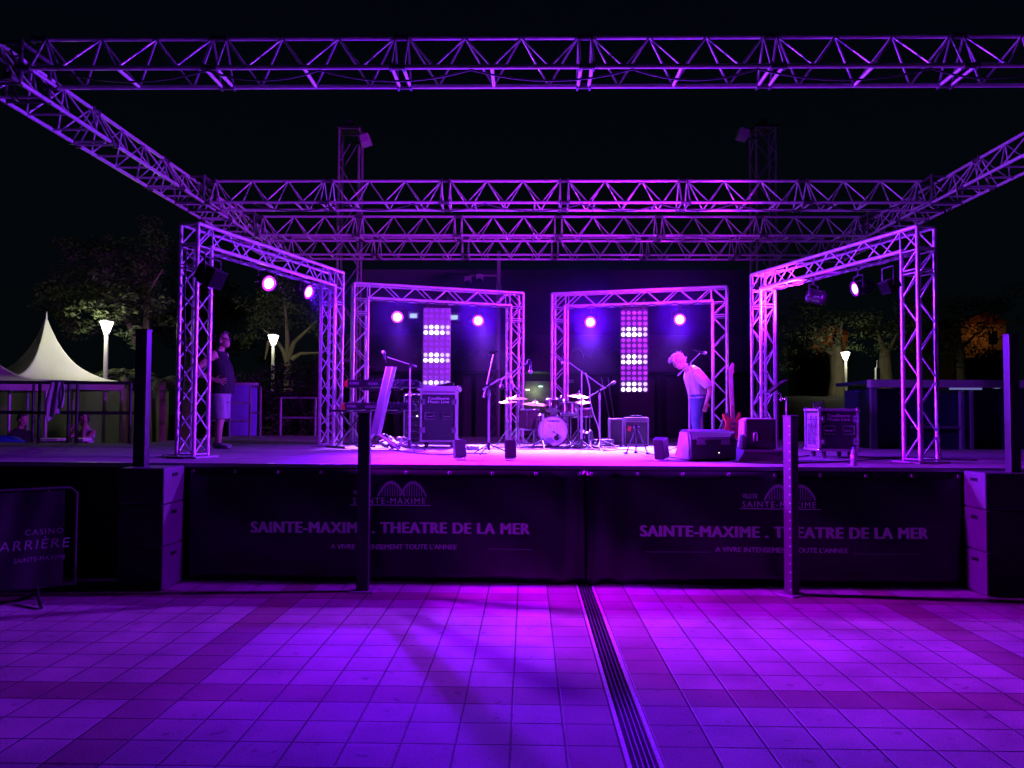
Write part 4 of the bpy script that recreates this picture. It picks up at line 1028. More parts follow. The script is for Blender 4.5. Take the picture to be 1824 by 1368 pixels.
flood('black flood lamp clamped above the tank-top man, turned across the stage front', at(385, 497, 8.45), (3.2, -.75, 0), FLOOD_W*4.4, (.42, .0005, 1), 60)
flood('black flood lamp clamped above the low flight case, turned across the stage front', at(1578, 512, 8.2), (-2.4, -.7, 0), FLOOD_W*1.7, (.3, .0005, 1), 62, .65)

# ------------------------------------------------------------------ people
def limb(b, pts, rs, n=12):
    b.tube(pts, rs, n); b.ell(pts[0], (rs[0],)*3, n=10, m=6); b.ell(pts[-1], (rs[-1],)*3, n=10, m=6)
def hand(b, wrist, d, nrm, side, curl=.35, spread=.2):
    """d: finger direction, nrm: palm normal, side: +1/-1 thumb side"""
    wrist, d, nrm = V(wrist), V(d).normalized(), V(nrm).normalized(); s_ = d.cross(nrm).normalized()*side
    nrm = s_.cross(d).normalized()*side
    q = M((s_, d, nrm)).transposed()
    b.ell(wrist+d*.05, (.042, .058, .018), q, 10, 6)
    b.tube([wrist-d*.02, wrist+d*.03], [.026, .03], 8)
    for k, (o, L) in enumerate(((.03, .07), (.011, .08), (-.010, .074), (-.030, .058))):
        base = wrist+d*.095+s_*o; dd = (d+s_*(o/.03)*spread).normalized()
        p1 = base+dd*L*.45+nrm*curl*.008; p2 = p1+(dd+nrm*curl).normalized()*L*.32; p3 = p2+(dd+nrm*curl*2.2).normalized()*L*.28
        b.tube([base-dd*.02, p1, p2, p3], [.0105, .0098, .009, .0078], 8); b.ell(p3, (.0078,)*3, n=6, m=4)
    th = wrist+d*.02+s_*.03
    t1 = th+(d*.6+s_*.8).normalized()*.04; t2 = t1+(d*.9+s_*.35+nrm*curl*.5).normalized()*.034
    b.tube([th-s_*.01, t1, t2], [.014, .0125, .0095], 8); b.ell(t2, (.0095,)*3, n=6, m=4)
def head(b, c, q):
    c = V(c); P = lambda p: c+q @ V(p)
    b.ell(P((-.012, 0, .03)), (.098, .077, .09), q); b.ell(P((.012, 0, -.045)), (.075, .06, .075), q); b.ell(P((.045, 0, -.085)), (.035, .035, .03), q)
    b.ell(P((.07, 0, -.02)), (.02, .014, .03), q); b.ell(P((.092, 0, -.032)), (.017, .015, .013), q)           # nose
    b.ell(P((.072, 0, -.062)), (.014, .028, .007), q); b.ell(P((.07, 0, -.074)), (.014, .024, .008), q)          # lips
    b.ell(P((.066, .03, .012)), (.02, .024, .01), q); b.ell(P((.066, -.03, .012)), (.02, .024, .01), q)          # brow
    for s_ in (-1, 1): b.ell(P((-.01, s_*.076, -.015)), (.02, .009, .032), q)
def eyes(t, c, q):
    c = V(c)
    for s_ in (-1, 1):
        MB().ell(c+q @ V((.074, s_*.031, -.006)), (.012, .013, .011), q, 10, 6).build('eye', mat('eye_white', (.7, .7, .7), .2), t)
        MB().ell(c+q @ V((.083, s_*.031, -.006)), (.005, .006, .006), q, 8, 5).build('pupil', BLACKP, t)
def shoe(b, ankle, fwd):
    a = V(ankle); f = V(fwd).normalized(); g_ = V((a.x, a.y, 0)); s_ = V((-f.y, f.x, 0))
    b.loft([(g_-f*.075+V((0, 0, .045)), s_*.028, V((0, 0, .04))), (g_-f*.05+V((0, 0, .05)), s_*.037, V((0, 0, .049))), (g_+f*.02+V((0, 0, .05)), s_*.04, V((0, 0, .049))), (g_+f*.1+V((0, 0, .034)), s_*.046, V((0, 0, .033))), (g_+f*.17+V((0, 0, .026)), s_*.042, V((0, 0, .025))), (g_+f*.195+V((0, 0, .02)), s_*.025, V((0, 0, .017)))])
def hair_cap(b, c, q, spec, tufts=0, L=.035, seed=1):
    r_ = random.Random(seed)
    for p, r in spec: b.ell(V(c)+q @ V(p), r, q, 12, 8)
    for i in range(tufts):
        p, r = spec[r_.randrange(len(spec))]; a, e = r_.uniform(0, 6.28), r_.uniform(-.2, 1.5)
        n = V((math.cos(a)*math.cos(e), math.sin(a)*math.cos(e), math.sin(e))); s0 = V((p[0]+n.x*r[0]*.93, p[1]+n.y*r[1]*.93, p[2]+n.z*r[2]*.93))
        if s0.x > .06 and s0.z < .06: continue
        d_ = (n+V((.5, r_.uniform(-.5, .5), -.35))).normalized(); b.tube([V(c)+q @ s0, V(c)+q @ (s0+d_*L*.6), V(c)+q @ (s0+(d_+V((0, 0, -.5))).normalized()*L)], [.009, .007, .004], 5)

# man in the tank top, hands on his hips, looking up towards the stage
pm = st(391, 11.55)
t = thing('person', 'standing man in black tank top and pale shorts, hands on hips, looking up', 'person', pm, R(-6), 'people')
b = MB(); hq = M.Rotation(R(-14), 3, 'Y') @ M.Rotation(R(-8), 3, 'Z'); hc = V((.04, 0, 1.585))
head(b, hc, hq)
limb(b, [(-.025, 0, 1.37), (.015, 0, 1.5)], [.064, .055])
b.loft([((.02, 0, .84), (.12, 0, 0), (0, .165, 0)), ((.035, 0, 1.0), (.13, 0, 0), (0, .165, 0)), ((.02, 0, 1.2), (.12, 0, 0), (0, .17, 0)), ((-.01, 0, 1.33), (.1, 0, 0), (0, .17, 0)), ((-.025, 0, 1.4), (.07, 0, 0), (0, .12, 0)), ((-.02, 0, 1.45), (.055, 0, 0), (0, .065, 0))])
for s_ in (-1, 1):
    limb(b, [(-.02, s_*.17, 1.365), (-.14, s_*.25, 1.24), (-.26, s_*.305, 1.115)], [.062, .054, .043])
    limb(b, [(-.26, s_*.305, 1.115), (-.13, s_*.262, 1.06), (.0, s_*.205, 1.0)], [.043, .044, .029])
    hand(b, (.01, s_*.20, .995), (1, -s_*.18, -.16), (-.15, -s_*1, 0), 1 if s_ < 0 else -1, .25, .35)
    k = .05 if s_ < 0 else -.06
    limb(b, [(.01, s_*.09, .86), (.03+k*.5, s_*.095, .48)], [.08, .058]); limb(b, [(.03+k*.5, s_*.095, .48), (-.005+k, s_*.1, .3), (-.01+k, s_*.1, .07)], [.055, .056, .037])
b.build('body', SKIN, t, remesh=.0068, smooth_it=2)
eyes(t, hc, hq)
b = MB(); b.loft([((.03, 0, .80), (.165, 0, 0), (0, .2, 0)), ((.04, 0, .92), (.165, 0, 0), (0, .193, 0)), ((.045, 0, 1.02), (.16, 0, 0), (0, .188, 0)), ((.028, 0, 1.2), (.14, 0, 0), (0, .182, 0)), ((-.005, 0, 1.31), (.118, 0, 0), (0, .168, 0)), ((-.022, 0, 1.385), (.086, 0, 0), (0, .128, 0)), ((-.022, 0, 1.425), (.07, 0, 0), (0, .1, 0))])
for s_ in (-1, 1): b.tube([(.06, s_*.105, 1.33), (.01, s_*.105, 1.425), (-.07, s_*.105, 1.40), (-.115, s_*.1, 1.3)], .022, 8)
b.build('tank_top', mat('black_cotton', (.012, .012, .015), .85, 0, .2, 30, .3, 30), t, remesh=.011, smooth_it=2)
b = MB(); b.loft([((.025, 0, .84), (.14, 0, 0), (0, .182, 0)), ((.01, 0, .78), (.145, 0, 0), (0, .185, 0)), ((.01, 0, .68), (.13, 0, 0), (0, .17, 0))])
for s_ in (-1, 1):
    k = .05 if s_ < 0 else -.06
    b.loft([((.01, s_*.085, .8), (.11, 0, 0), (0, .1, 0)), ((.02+k*.3, s_*.095, .62), (.108, 0, 0), (0, .098, 0)), ((.03+k*.5, s_*.1, .43), (.1, 0, 0), (0, .092, 0))])
b.build('shorts', mat('pale_shorts', (.34, .33, .36), .8, 0, .15, 10, .4, 14), t, remesh=.011, smooth_it=2)
b = MB()
for s_ in (-1, 1): k = .05 if s_ < 0 else -.06; shoe(b, (-.01+k, s_*.1, .07), (1, s_*.2, 0))
sh = b
for s_ in (-1, 1):
    b = MB(); k = .05 if s_ < 0 else -.06; shoe(b, (-.01+k, s_*.1, .07), (1, s_*.2, 0)); b.build('shoe', mat('grey_shoe', (.25, .24, .25), .6, 0, .2, 20), t, remesh=.008)
b = MB(); hair_cap(b, hc, hq, (((-.025, 0, .045), (.1, .083, .088)), ((-.06, 0, -.0), (.062, .079, .08)), ((.035, .02, .095), (.05, .05, .028)), ((.03, -.025, .09), (.045, .04, .028))), 70, .03, 6)
b.build('hair', mat('dark_hair', (.06, .045, .04), .6, 0, .4, 60, .6, 90), t, remesh=.006)
b = MB(); P = lambda x, y_, z: hc+hq @ V((x, y_, z))
for s_ in (-1, 1):
    b.tube([P(.098, s_*(.033+.026*math.cos(a*math.pi/6)), -.006+.02*math.sin(a*math.pi/6)) for a in range(13)], .0032, 6); b.tube([P(.096, s_*.058, 0), P(.02, s_*.083, .006), P(-.02, s_*.082, .0)], .0032, 6)
b.tube([P(.1, -.008, 0), P(.103, 0, .004), P(.1, .008, 0)], .0032, 6); b.build('glasses', mat('glasses_frame', (.03, .03, .03), .3), t)

# bowing man in white shirt and jeans
pb = st(1242, 12.5)
t = thing('person', 'man in white short-sleeved shirt and jeans bowing his head at a microphone stand', 'person', pb, R(184), 'people')
hc = V((.295, 0, 1.37)); hq = M.Rotation(R(38), 3, 'Y') @ M.Rotation(R(6), 3, 'Z')
b = MB(); head(b, hc, hq)
limb(b, [(.15, 0, 1.255), (.255, 0, 1.33)], [.064, .056])
sp = [((.0, 0, .82), (.115, 0, -.01), (0, .16, 0)), ((.02, 0, .95), (.12, 0, -.03), (0, .155, 0)), ((.045, 0, 1.08), (.125, 0, -.05), (0, .165, 0)), ((.085, 0, 1.18), (.11, 0, -.07), (0, .17, 0)), ((.13, 0, 1.245), (.065, 0, -.06), (0, .12, 0)), ((.16, 0, 1.28), (.045, 0, -.04), (0, .06, 0))]
b.loft(sp)
for s_ in (-1, 1):
    limb(b, [(.07, s_*.17, 1.2), (-.04, s_*.22, 1.08), (-.13, s_*.235, .96)], [.06, .052, .041])
    limb(b, [(-.13, s_*.235, .96), (-.12, s_*.235, .84), (-.085, s_*.225, .74)], [.041, .04, .027])
    hand(b, (-.082, s_*.225, .73), (.18, 0, -1), (.3, -s_, 0), -1 if s_ < 0 else 1, .6, .08)
    limb(b, [(0, s_*.09, .84), (.0, s_*.095, .46), (-.02, s_*.1, .08)], [.075, .05, .035])
b.build('body', SKIN, t, remesh=.0068, smooth_it=2)
eyes(t, hc, hq)
b = MB(); G = 1.17
b.loft([((.0, 0, .79), (.15, 0, -.01), (0, .195, 0))]+[(c, V(u)*G, V(v)*1.1) for c, u, v in sp[:5]])
for s_ in (-1, 1):
    b.tube([(.08, s_*.145, 1.215), (-.0, s_*.2, 1.12), (-.085, s_*.232, 1.01), (-.115, s_*.238, .965)], [.078, .08, .076, .07], 12)
b.tube([(.2, .06, 1.29), (.15, .075, 1.3), (.11, 0, 1.325), (.15, -.075, 1.3), (.2, -.06, 1.29)], .022, 8)
b.build('shirt', mat('white_cotton', (.72, .7, .72), .8, 0, .06, 10, .55, 10), t, remesh=.010, smooth_it=2)
b = MB(); b.loft([((.005, 0, .85), (.14, 0, 0), (0, .18, 0)), ((-.01, 0, .78), (.15, 0, 0), (0, .18, 0)), ((0, 0, .7), (.12, 0, 0), (0, .17, 0))])
for s_ in (-1, 1):
    k = .05*s_
    b.loft([((0, s_*.085, .8), (.11, 0, 0), (0, .1, 0)), ((.005+k*.5, s_*.092, .6), (.095, 0, 0), (0, .092, 0)), ((.0+k, s_*.098, .42), (.075, 0, 0), (0, .075, 0)), ((-.015+k, s_*.1, .2), (.068, 0, 0), (0, .068, 0)), ((-.015+k, s_*.1, .07), (.07, 0, 0), (0, .066, 0))])
b.build('jeans', mat('blue_denim', (.1, .13, .3), .8, 0, .3, 12, .5, 16), t, remesh=.010, smooth_it=2)
for s_ in (-1, 1):
    b = MB(); shoe(b, (-.015+.05*s_, s_*.1, .07), (1, s_*.15, 0)); b.build('shoe', mat('dark_shoe', (.03, .03, .035), .5), t, remesh=.008)
b = MB(); hair_cap(b, hc, hq, (((-.03, 0, .045), (.1, .084, .09)), ((-.06, 0, .0), (.062, .08, .085)), ((.05, .0, .1), (.06, .062, .032)), ((.08, .015, .085), (.035, .045, .028)), ((0, .03, .115), (.06, .04, .025))), 110, .045, 5)
b.build('hair', mat('grey_hair', (.6, .56, .55), .55, 0, .25, 60, .7, 90), t, remesh=.006)
b = MB(); P = lambda x, y_, z: hc+hq @ V((x, y_, z))
for s_ in (-1, 1):
    b.tube([P(.098, s_*(.033+.024*math.cos(a*math.pi/6)), -.006+.018*math.sin(a*math.pi/6)) for a in range(13)], .003, 6); b.tube([P(.096, s_*.058, 0), P(.02, s_*.083, .006), P(-.02, s_*.082, .0)], .003, 6)
b.build('glasses', mat('glasses_frame', ()), t)

# seated people beyond the side deck
def seated(label, p, rz, shirt, arms_up=False):
    t = thing('person', label, 'person', p, rz, 'people')
    hc = V((.08, 0, 1.29)); hq = M.Rotation(R(18), 3, 'Y'); b = MB(); head(b, hc, hq)
    b.loft([((0, 0, .46), (.11, 0, 0), (0, .15, 0)), ((.01, 0, .8), (.1, 0, 0), (0, .14, 0)), ((0, 0, 1.02), (.08, 0, 0), (0, .16, 0)), ((0, 0, 1.13), (.05, 0, 0), (0, .07, 0))])
    limb(b, [(.0, 0, 1.1), (.05, 0, 1.2)], [.06, .052])
    for s_ in (-1, 1):
        if arms_up:
            limb(b, [(0, s_*.18, 1.05), (.16, s_*.24, .95), (.26, s_*.22, .9)], [.05, .045, .04]); limb(b, [(.26, s_*.22, .9), (.2, s_*.17, 1.1), (.12, s_*.1, 1.26)], [.04, .036, .028])
            hand(b, (.12, s_*.1, 1.26), (-.2, -s_*.2, 1), (0, -s_, 0), 1, .5)
        else:
            limb(b, [(0, s_*.18, 1.05), (.08, s_*.23, .86), (.16, s_*.22, .78)], [.05, .045, .04]); limb(b, [(.16, s_*.22, .78), (.3, s_*.16, .76), (.42, s_*.12, .78)], [.04, .036, .028])
            hand(b, (.42, s_*.12, .78), (1, 0, 0), (0, 0, -1), 1, .4)
        limb(b, [(0, s_*.09, .5), (.42, s_*.11, .52)], [.075, .055]); limb(b, [(.42, s_*.11, .52), (.44, s_*.11, .08)], [.05, .035])
    b.build('body', SKIN, t, remesh=.011, smooth_it=1)
    b = MB(); b.loft([((0, 0, .45), (.14, 0, 0), (0, .18, 0)), ((.02, 0, .7), (.13, 0, 0), (0, .17, 0)), ((.02, 0, .95), (.12, 0, 0), (0, .19, 0)), ((0, 0, 1.07), (.09, 0, 0), (0, .16, 0)), ((0, 0, 1.13), (.06, 0, 0), (0, .08, 0))])
    for s_ in (-1, 1): b.tube([(0, s_*.15, 1.06), (.06, s_*.21, .93)], [.065, .06], 10)
    b.build('shirt', shirt, t, remesh=.014, smooth_it=1)
    b = MB()
    for s_ in (-1, 1): b.tube([(-.02, s_*.09, .5), (.4, s_*.11, .53), (.44, s_*.11, .5), (.44, s_*.11, .1)], [.095, .075, .07, .06], 10)
    b.build('trousers', mat('dark_trousers', (.04, .04, .05), .8), t)
    b = MB(); hair_cap(b, hc, hq, (((-.03, 0, .045), (.1, .084, .09)), ((-.06, 0, .0), (.062, .08, .085)))); b.build('hair', mat('dark_hair', ()), t)
    c = thing('stool', 'plain stool under the seated person, ' + label.split(', ')[-1], 'stool', p, rz, 'stools')
    b = MB().box((0, 0, .42), (.36, .36, .05)); b.build('seat', mat('grey_plastic', (.1, .1, .1), .5), c, bevel=.01)
    for x in (-.15, .15):
        for y_ in (-.15, .15): MB().cyl((x, y_, -.28), (x, y_, .4), .015).build('leg', BLACKM, c)
p = at(36, 735, 15.3); seated('seated person in black shirt with bare forearms, beside the blue cushion', (p.x, p.y, .28), R(-20), mat('black_cotton', ()))
p = at(155, 735, 15.6); seated('seated person in pale shirt with hands at the head, behind the white boards', (p.x, p.y, .28), R(-110), mat('pale_shirt', (.5, .5, .48), .8, 0, .1, 10, .3, 14), True)
# ------------------------------------------------------------------ masts and things behind the stage
def mast(label, px, d, ztop):
    p = at(px, 735, d); t = thing('truss_mast', label, 'mast', (p.x, p.y, 0), R(2), 'tall masts behind the roof')
    b = MB()
    for z0, z1 in ((.02, 3.0), (3.0, 6.0), (6.0, ztop)):
        box_truss(b, z1-z0, lambda q, u, v_, z0=z0: V((u, v_, z0+q)), bay=.75, rc=.028, rb=.012, s=.48)
    b.build('mast_frame', mat('mast_steel', (.34, .34, .36), .5, .3, .12, 9), t)
    MB().box((0, 0, ztop+.02), (.58, .58, .04)).box((0, 0, ztop+.14), (.12, .3, .2)).build('head_block', BLACKM, t)
    MB().box((0, 0, .01), (.9, .9, .02)).build('base_plate', STEEL, t)
    return p
m1 = mast('tall truss mast rising behind the roof over the keyboards', 619, 19, 8.62)
m2 = mast('tall truss mast rising behind the roof over the low flight case', 1362, 19, 8.7)
def mast_flood(label, px, py, tx):
    p = at(px, py, 18.7); t = thing('floodlight', label, 'floodlight', p, 0, 'floodlights beside the masts')
    q = M.Rotation(R(18 if tx > 0 else -18), 4, 'Y')
    MB(q).box((0, 0, 0), (.24, .3, .24)).build('lamp_housing', mat('pale_housing', (.5, .5, .52), .4), t, bevel=.02)
    MB(q).box((0, -.155, 0), (.2, .012, .19)).build('front_glass', mat('flood_glass', (.45, .42, .48), .15), t)
    MB().tube([(0, .05, 0), (tx*.15, .15, -.02), (tx*.4, .25, .0)], .02).build('bracket', BLACKM, t)
mast_flood('pale floodlight bracketed to the mast over the keyboards', 651, 250, -1); mast_flood('pale floodlight bracketed to the mast over the low flight case', 1323, 240, 1)

BW = mat('dark_render_wall', (.045, .045, .06), .8, 0, .25, 1.2, .2, 20)
bx0, bx1 = at(640, 735, 22).x, at(1338, 735, 22).x
by = at(938, 735, 22).y
bd = thing('pavilion', 'dark low pavilion behind the stage with a scalloped fascia and small lit bar', 'building', ((bx0+bx1)/2, by, 0), 0)
bw = bx1-bx0
MB().box((0, 2.6, 2.9), (bw, 5, 5.8)).build('wall', BW, bd)
MB().box((0, -.5, 3.36), (bw+.3, 1.2, .95)).box((0, -.55, 2.87), (bw+.4, 1.32, .05)).build('fascia', mat('fascia_board', (.06, .055, .085), .55, 0, .15, 2), bd, bevel=.01)
b = MB(); rnd = random.Random(4)
nn_ = 15
for i in range(nn_):
    x = -bw*.33+bw*.66*i/(nn_-1)
    b.tube([(x+.17*math.cos(math.pi*k/8), -1.115, 3.22+.24*math.sin(math.pi*k/8)) for k in range(9)], .03, 6)
    b.tube([(x+.3+.1*math.cos(math.pi*(1+k/6)), -1.115, 3.36+.1*math.sin(math.pi*(1+k/6))) for k in range(7)], .022, 6)
b.build('scalloped_ornament', mat('ornament', (.11, .1, .15), .6), bd)
for px in (700, 816, 905, 992, 1100, 1180, 1262):
    p = at(px, 735, 21.2); MB().box((p.x-(bx0+bx1)/2, -.25, 1.42), (.16, .16, 2.84)).build('pillar', BW, bd)
for a, b2 in ((640, 810), (820, 900), (1000, 1175), (1185, 1338)):
    xa, xb = at(a, 735, 22).x, at(b2, 735, 22).x
    MB().box(((xa+xb)/2-(bx0+bx1)/2, .06, 1.4), (xb-xa-.05, .05, 2.7)).build('shutter', mat('roller_shutter', (.045, .045, .06), .5, .2, .2, 3), bd)
xa, xb = at(918, 735, 22).x-(bx0+bx1)/2, at(990, 735, 22).x-(bx0+bx1)/2
MB().box(((xa+xb)/2, .07, 1.9), (xb-xa, .02, 1.5)).build('bar_backwall', mat('bar_wall', (.2, .2, .16), .7, 0, .3, 6), bd)
MB().box(((xa+xb)/2, -.08, 1.15), (xb-xa+.3, .3, .06)).build('bar_counter', mat('bar_top', (.3, .3, .3), .3), bd)
b = MB()
for k in range(12):
    x = xa+.08+(xb-xa-.16)*k/11; b.cyl((x, .02, 1.62), (x, .02, 1.74+.05*(k % 3)), .025, .018)
b.box(((xa+xb)/2, .03, 1.6), (xb-xa-.1, .08, .02)); b.build('bottle_shelf', mat('bottle_glass', (.15, .2, .12), .15), bd)
for px, py, c_, e_ in ((940, 694, (.9, 1, .6), 5), (963, 688, (.5, 1, .8), 4)):
    p = at(px, py, 21.9); MB().box((p.x-(bx0+bx1)/2, .0, p.z), (.11, .03, .022)).build('bar_lamp', mat('bar_lamp_%d' % px, (.2, .2, .2), emit=c_, estr=e_), bd)
lt = bpy.data.lights.new('bar_glow', 'POINT'); lt.energy = 2.2; lt.color = (.8, 1, .6); lt.shadow_soft_size = .05; o = bpy.data.objects.new('bar_glow', lt); col.objects.link(o); o.parent = bd; o.location = ((xa+xb)/2, -.12, 2.35)
p = at(1019, 678, 21.6); MB().box((p.x-(bx0+bx1)/2, .02, p.z), (.15, .012, .1)).build('wall_plate', mat('pale_plate', (.5, .5, .52), .5), bd)
for px, py in ((808, 563), (735, 560)):
    p = at(px, py, 21.8); wl = MB().box((p.x-(bx0+bx1)/2, -.1, p.z), (.3, .2, .22)).build('wall_lamp', mat('pale_housing', ()), bd, bevel=.02)
    MB().box((p.x-(bx0+bx1)/2, -.206, p.z-.02), (.2, .012, .12)).build('lamp_glass', mat('lamp_cyan', (.2, .2, .2), emit=(.55, .8, 1), estr=.8), wl)
# thin pole with two camera heads
p = at(887, 735, 20.5); t = thing('camera_pole', 'thin pole with two dark camera heads above the pavilion', 'pole', (p.x, p.y, 0), 0)
MB().cyl((0, 0, 0), (0, 0, 6.0), .05).cyl((0, 0, 4.6), (0, 0, 5.1), .075).build('pole', mat('pole_grey', (.28, .28, .3), .5), t)
MB().cyl((-.75, 0, 5.35), (0, 0, 5.35), .025).build('side_arm', mat('pole_grey', ()), t)
for x, z_ in ((-.8, 5.22), (-.5, 5.28)):
    h_ = MB().box((x, -.08, z_), (.18, .3, .16)).build('camera_head', mat('pole_grey', ()), t, bevel=.03); MB().ell((x, -.2, z_-.1), (.08, .08, .07)).build('dome', mat('dark_glass', ()), h_)
# small truss remnant and two leaning poles behind the stage
p = at(878, 735, 17.3); t = thing('spare_truss', 'short spare truss standing upright behind the upright microphone stand', 'truss', (p.x, p.y, ZS-.05), R(8))
b = MB(); box_truss(b, 1.5, lambda q, u, v_: V((u, v_, q+.04)), bay=.3, s=.2, rc=.016, rb=.007); b.build('truss_tube', GREYM, t)
for px0, px1, k in ((1071, 1086, 'nearer the drums'), (1083, 1094, 'nearer the amplifiers')):
    a, c = at(px0, 668, 17.4), at(px1, 745, 17.2); t = thing('leaning_pole', 'thin pole leaning against the pavilion front, ' + k, 'pole', (c.x, c.y, c.z-.05), 0, 'leaning thin poles')
    MB().cyl((0, 0, 0), a-c, .012).build('pole', mat('pole_grey', ()), t)

# ------------------------------------------------------------------ kiosk beside the stage
kx = at(1548, 735, 13.2).x; ky = at(938, 735, 13.25).y
kk = thing('kiosk', 'dark blue kiosk with a pale roof beam and strip lights beside the stage', 'kiosk', (kx, ky, 0), R(-1))
NAVY = mat('navy_panel', (.012, .016, .045), .35, 0, .25, 1.5, .05, 8)
MB().box((2.6, .65, 1.1), (5.1, 1.2, 2.18)).build('panel_wall', NAVY, kk)
MB().box((2.6, -.06, 2.27), (5.3, .16, .13)).build('roof_beam', mat('beam_grey', (.36, .36, .4), .4, .2, .15, 5), kk, bevel=.01)
MB().box((2.6, .72, 2.3), (5.3, 1.36, .06)).build('roof', NAVY, kk)
for x in (0.03, 1.47, 1.62, 3.1): MB().box((x, -.04, 1.1), (.09 if x < .1 else .05, .09, 2.2)).build('upright', mat('upright_blue', (.14, .14, .2), .4, .2, .2, 6), kk)
MB().box((1.05, -.045, 1.55), (.8, .04, .04)).build('door_rail', mat('upright_blue', ()), kk)
STRIP = mat('strip_light', (.3, .3, .35), .3, emit=(.42, .45, 1), estr=.3)
p0 = at(1687, 692, 13.1); p1 = at(1742, 692, 13.1)
MB().box(((p0.x+p1.x)/2-kx, -.1, p0.z), (p1.x-p0.x, .05, .045)).build('strip_light', STRIP, kk, bevel=.006)
p0 = at(1769, 690, 13.1); b = MB(); b.prism([(-.12, 0), (-.08, -.03), (0, -.045), (.08, -.03), (.12, 0)], .04, lambda a, c, q: V((p0.x-kx+a, -.12+q, p0.z+c+.02))); b.build('half_round_light', STRIP, kk)
b = MB(); 
p0 = at(1530, 698, 13.6); t = thing('hose_coil', 'blue hose coil hanging at the near corner of the dark kiosk', 'hose', p0, 0)
MB().tube([(-.12+.03*math.sin(k), .0, .02*math.cos(k*1.7)) if k < 4 else (-.12+.045*k*.6, -.01, .015*math.sin(k*2.1)) for k in range(9)], .014).build('hose', mat('blue_hose', (.06, .1, .4), .5), t)
MB().tube([(.1, 0, 0), (.2, .1, -.02), (.32, .1, 0)], .01).build('hook', STEEL, t)

# ------------------------------------------------------------------ railings, cloth, blue-lit panel
def railing(label, pts, h=1.0, base=ZS, r=.026, group='dark railings round the stage'):
    p0 = V(pts[0]); t = thing('railing', label, 'railing', (p0.x, p0.y, base), 0, group)
    for p in pts: MB().cyl(V(p)-p0+V((0, 0, 0)), V(p)-p0+V((0, 0, h)), r).build('rail_post', mat('rail_paint', (.05, .05, .055), .4, .3, .2, 10), t)
    for z_ in (h, h*.5):
        MB().tube([V(p)-p0+V((0, 0, z_)) for p in pts], r*.9).build('hand_rail', mat('rail_paint', ()), t)
P2 = lambda px, d: (at(px, 735, d).x, at(px, 735, d).y, 0)
railing('dark railing along the side deck in front of the tents', [P2(-60, 13.0), P2(70, 13.05), P2(137, 13.05), P2(232, 13.05)])
railing('second dark railing with doubled posts in front of the tents', [P2(-90, 13.3), P2(59, 13.35), P2(122, 13.35), P2(246, 13.35)], 1.02)
def metal_rail(label, pts, h):
    p0 = V(pts[0]); t = thing('hand_railing', label, 'railing', (p0.x, p0.y, ZS), 0, 'pale railings at the back of the stage')
    for p in pts: MB().cyl(V(p)-p0, V(p)-p0+V((0, 0, h)), .028).build('rail_post', mat('rail_pale', (.3, .3, .32), .45, .3, .1, 10), t)
    for z_ in (h, h*.48): MB().tube([V(p)-p0+V((0, 0, z_)) for p in pts], .022).build('hand_rail', mat('rail_pale', ()), t)
metal_rail('pale railing in front of the blue lit panel, nearer the tank-top man', [P2(372, 16.6), P2(409, 16.6), P2(446, 17.0)], .72)
metal_rail('pale railing at the edge of the blue lit panel beside the hedge', [P2(445, 17.1), P2(464, 17.1)], 1.08)
metal_rail('thin railing in front of the hedge at the back of the stage', [P2(500, 17.4), P2(562, 17.4), P2(602, 17.4)], .85)
p = at(431, 735, 17.75); t = thing('blue_lit_hoarding', 'board coloured as if lit blue, with a pale top edge behind the pale railing', 'panel', (p.x, p.y, .0), R(4))
MB().box((0, .05, 1.2), (.62, .1, 2.3)).build('board', mat('blue_lit_board', (.3, .24, .9), .5, 0, .15, 2), t)  # white board; the blue light on it is put into the colour
MB().box((0, .03, 2.375), (.66, .2, .05)).build('top_edge', mat('pale_plate', ()), t, bevel=.005)
p = at(106, 681, 13.0); t = thing('hanging_jacket', 'pale jacket hung over the top rail in front of the tent', 'jacket', p, R(8))
b = MB(); vs = []; n, m = 12, 12
for j in range(m+1):
    for i in range(n+1):
        a = -1+2*i/n; z_ = -.52*j/m; w_ = .1+.06*math.sin(j/m*2.4)-.05*(j/m)*(1 if a > 0 else 0)
        vs.append((a*w_, -.06-.03*math.sin(a*7+j*.2)-.02*(j/m), z_-.04*abs(a)*j/m-.1*max(0, -a)*(j/m)+(.14 if a > .4 else 0)*(j/m)))
b.add(vs, [(j*(n+1)+i, j*(n+1)+i+1, (j+1)*(n+1)+i+1, (j+1)*(n+1)+i) for j in range(m) for i in range(n)], True)
o = b.build('jacket_cloth', mat('pale_shirt', ()), t); sd = o.modifiers.new('thick', 'SOLIDIFY'); sd.thickness = .012
MB().tube([(.05, -.05, 0), (.06, -.1, -.2), (.055, -.08, -.44)], .02).build('sleeve', mat('grey_plastic', ()), t)
p = at(6, 783, 14.6); t = thing('blue_cushion', 'bright blue cushion lying beside the seated person in black', 'cushion', (p.x, p.y, 0), 0)
b = MB(); b.ell((0, 0, 1.1), (.42, .2, .19)); b.build('cushion_cloth', mat('blue_cloth', (.02, .12, .5), .8, 0, .2, 6, .3, 20), t); MB().box((0, 0, .46), (.8, .4, .92)).build('storage_box', BLACKM, t)
